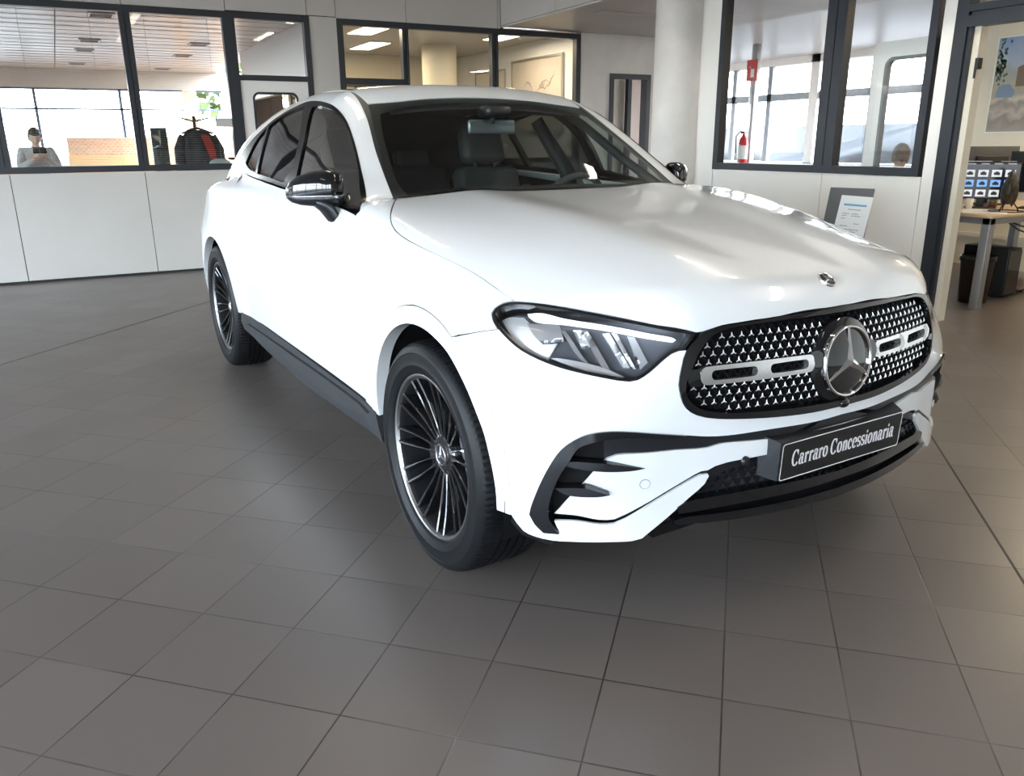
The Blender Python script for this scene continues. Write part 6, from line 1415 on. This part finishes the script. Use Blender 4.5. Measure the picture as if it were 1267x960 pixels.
# poster: sunlit street with a blue car, hung on the office wall
po = thing('poster', 'large framed poster of a sunny street with a small blue car', 'poster', (8.495, 4.45, 1.815), -math.pi / 2)
w_, h_ = .87, .447
m = bpy.data.materials.new('poster_print'); m.use_nodes = True; nt = m.node_tree; N_ = nt.nodes; tc = N_.new('ShaderNodeTexCoord'); sp2 = N_.new('ShaderNodeSeparateXYZ'); nt.links.new(tc.outputs['Object'], sp2.inputs[0])
rp_ = N_.new('ShaderNodeValToRGB'); mr_ = N_.new('ShaderNodeMapRange'); mr_.inputs[1].default_value = -h_; mr_.inputs[2].default_value = h_; nt.links.new(sp2.outputs[2], mr_.inputs[0])
nz = N_.new('ShaderNodeTexNoise'); nz.inputs['Scale'].default_value = 9; nz.inputs['Detail'].default_value = 6; nt.links.new(tc.outputs['Object'], nz.inputs['Vector'])
ad = N_.new('ShaderNodeMath'); ad.operation = 'MULTIPLY_ADD'; ad.inputs[1].default_value = .30; nt.links.new(nz.outputs['Fac'], ad.inputs[0]); su = N_.new('ShaderNodeMath'); su.operation = 'SUBTRACT'; su.inputs[1].default_value = .15; nt.links.new(mr_.outputs[0], su.inputs[0]); nt.links.new(su.outputs[0], ad.inputs[2]); nt.links.new(ad.outputs[0], rp_.inputs[0])
e = rp_.color_ramp.elements; e[0].position = 0; e[0].color = (.30, .27, .25, 1); e[1].position = 1; e[1].color = (.25, .36, .60, 1)
for ps, c_ in ((.12, (.22, .20, .19, 1)), (.20, (.40, .36, .32, 1)), (.28, (.24, .22, .21, 1)), (.36, (.50, .45, .40, 1)), (.42, (.34, .31, .28, 1)), (.50, (.38, .38, .32, 1)), (.62, (.32, .36, .36, 1)), (.75, (.36, .44, .56, 1))):
    q = e.new(ps); q.color = c_
nt.links.new(rp_.outputs[0], N_['Principled BSDF'].inputs['Base Color']); N_['Principled BSDF'].inputs['Roughness'].default_value = .25
MB().box((-w_, -.012, -h_), (w_, 0, h_)).build('print', m, po)
n_ = MB()
for a in ((-w_ - .01, -h_ - .01, w_ + .01, -h_), (-w_ - .01, h_, w_ + .01, h_ + .01), (-w_ - .01, -h_, -w_, h_), (w_, -h_, w_ + .01, h_)): n_.box((a[0], -.018, a[1]), (a[2], 0, a[3]))
n_.build('frame', M_white, po)
lv = MB(); r_ = random.Random(8)
def blob(mb_, cx, cz, rx, rz, n=14): mb_.add([(cx, -.0128, cz)] + [(cx + rx * math.cos(2 * math.pi * k / n) * r_.uniform(.8, 1.15), -.0128, cz + rz * math.sin(2 * math.pi * k / n) * r_.uniform(.8, 1.15)) for k in range(n)], [(0, 1 + k, 1 + (k + 1) % n) for k in range(n)])
for q in range(70): blob(lv, -w_ + .015 + abs(r_.gauss(0, .05)), min(.43, r_.gauss(.22, .13)), .012, .016, 7)
lv.build('printed_tree', mat('print_green', (.07, .11, .06), .4), po)
c_ = MB(); c_.add([(x, -.0131, z) for x, z in ((-.82, -.12), (-.65, -.12), (-.635, -.065), (-.665, -.035), (-.69, .005), (-.78, .005), (-.805, -.035), (-.825, -.065))], [tuple(range(8))]); c_.build('printed_car', mat('print_blue', (.16, .24, .36), .4), po)
c_ = MB(); c_.add([(x, -.0127, z) for x, z in ((-.64, -.02), (-.42, -.02), (-.42, .18), (-.50, .22), (-.64, .16))], [tuple(range(5))]).add([(x, -.0130, z) for x, z in ((-.63, .02), (-.53, .02), (-.53, .13), (-.63, .12))], [(0, 1, 2, 3)]); c_.build('printed_house', mat('print_brown', (.16, .12, .09), .4), po)
# post with extinguisher and sign
pt = thing('steel_post', 'grey steel post with fixings behind the left pane of the right window', 'post', (9.5, 9.70, 0)); MB().rbox((-.05, -.05, 0), (.05, .05, 2.68), .008, 2).build('post', M_steel, pt); MB().box((-.08, -.08, 0), (.08, .08, .012)).build('base_plate', M_steel, pt)
ex = thing('fire_extinguisher', 'red fire extinguisher with white label hung on the grey post', 'fire extinguisher', (9.36, 9.70, .86)); M_exr = mat('extinguisher_red', (.55, .03, .03), .3, coat=.5)
MB().lathe([(.001, 0), (.07, 0), (.078, .015), (.078, .40), (.06, .46), (.025, .50), (.022, .53)], 32).build('cylinder', M_exr, ex); MB().lathe([(.0785, .16), (.0792, .165), (.0792, .36), (.0785, .365)], 24, a0=2.2, a1=5.6).build('instruction_label', M_white, ex); MB().tube([(0, 0, .53), (0, 0, .56), (-.05, .03, .57), (-.10, .06, .50), (-.095, .05, .25)], .010).box((-.02, -.06, .54), (.02, .05, .56)).build('hose_and_valve', M_black, ex)
es = thing('fire_sign', 'small red fire point sign high on the grey post', 'sign', (9.43, 9.70, 2.30)); MB().box((-.004, -.11, -.14), (0, .11, .16)).build('plate', M_exr, es); MB().box((-.0055, -.05, -.09), (-.0045, .02, .03)).tube([(-.005, .02, .04), (-.005, .05, .07)], .004).build('pictogram', M_white, es)
# brochure stand in front of the right wall
bs = thing('brochure_stand', 'grey display stand holding a white price sheet beyond the bonnet', 'display stand', (5.02, 4.12, 0), math.radians(-75))
Tn = TR(0, 0, .60) @ RX(math.radians(-14))
MB().rbox((-.165, -.006, .0), (.165, .006, .375), .004, 2, Tn).build('back_panel', mat('stand_grey', (.12, .13, .14), .4), bs)
MB().tube([(0, .03, .02), (0, .03, .66)], .018, 12).build('pole', M_steel, bs); MB().lathe([(.001, 0), (.15, 0), (.15, .012), (.02, .03)], 32, TR(0, .03, 0)).build('base', M_steel, bs)
MB().box((-.10, -.030, .0), (.17, -.006, .02), Tn).build('ledge', M_steel, bs)
sh_ = thing('price_sheet', 'white printed sheet with a blue line leaning on the grey stand', 'paper', (5.02, 4.12, 0), math.radians(-75))
Ts = Tn @ TR(.045, -.0095, .021) @ RY(math.radians(2))
MB().box((-.118, -.0015, 0), (.118, 0, .295), Ts).build('sheet', mat('paper_white', (.80, .84, .88), .5), sh_)
MB().box((-.085, -.0022, .222), (.085, -.0016, .236), Ts).build('blue_line', mat('print_cyan', (.15, .40, .65), .5), sh_)
tx_ = MB(); r_ = random.Random(2)
for z, a, b_ in ((.196, -.045, .05), (.165, -.08, -.03), (.165, -.01, .04), (.15, -.08, -.045), (.15, -.01, .06), (.13, -.08, -.05), (.095, .02, .06), (.075, -.08, -.02), (.05, -.08, .07), (.035, -.08, .05)): 
    x = a
    while x < b_: w_ = r_.uniform(.006, .014); tx_.box((x, -.0022, z - .0028), (min(x + w_, b_), -.0016, z + .0028), Ts); x += w_ + .003
tx_.build('print', mat('print_ink', (.25, .30, .38), .6), sh_)
# soffit grille
vg = thing('air_grille', 'long perforated air grille set in the grey soffit', 'vent', (5.75, 7.72, 2.62), 0); n_ = MB(); n_.box((-.50, -.09, -.004), (.50, .09, .0))
n_.build('plate', M_soffit, vg); h2 = MB()
for i in range(16):
    for j in range(3): h2.box((-.47 + i * .061, -.07 + j * .05, -.0052), (-.47 + i * .061 + .035, -.07 + j * .05 + .026, -.0041))
h2.build('slots', mat('slot_pale', (.62, .60, .56), .5), vg)
# showroom ceiling lights (long warm strips)
for i, (x, y) in enumerate(((1.5, -.6), (1.5, 2.2), (4.0, .8), (-1.6, 1.0), (4.0, 3.6), (1.5, 5.2))):
    t = thing('ceiling_light', ['warm strip light over the camera side of the car', 'warm strip light over the bonnet', 'warm strip light beside the doorway side', 'warm strip light over the open floor at the left', 'warm strip light before the right window', 'warm strip light over the rear of the car'][i], 'light', (x, y, ZC), 0, 'strip lights on the showroom ceiling')
    MB().rbox((-.08, -.75, -.06), (.08, .75, 0), .01, 2).build('housing', M_white, t); MB().box((-.06, -.73, -.064), (.06, .73, -.058)).build('diffuser', M_lightstrip, t)
    lamp('strip_lamp', (x, y, ZC - .09), (.12, 1.46), 7 if x == 4.0 else 1.2, (1, .92, .80))

wd = thing('wardrobe', 'dark brown wardrobe seen through the round-cornered glass of the white door', 'wardrobe', (2.98, 13.4, 0))
MB().rbox((-.22, -.2, 0), (.20, .2, 2.15), .006, 2).build('carcass', mat('walnut_dark', (.045, .028, .02), .5), wd); MB().box((-.21, -.215, .06), (-.005, -.2, 2.1)).box((.005, -.215, .06), (.19, -.2, 2.1)).build('doors', mat('walnut_front', (.05, .032, .023), .45), wd)
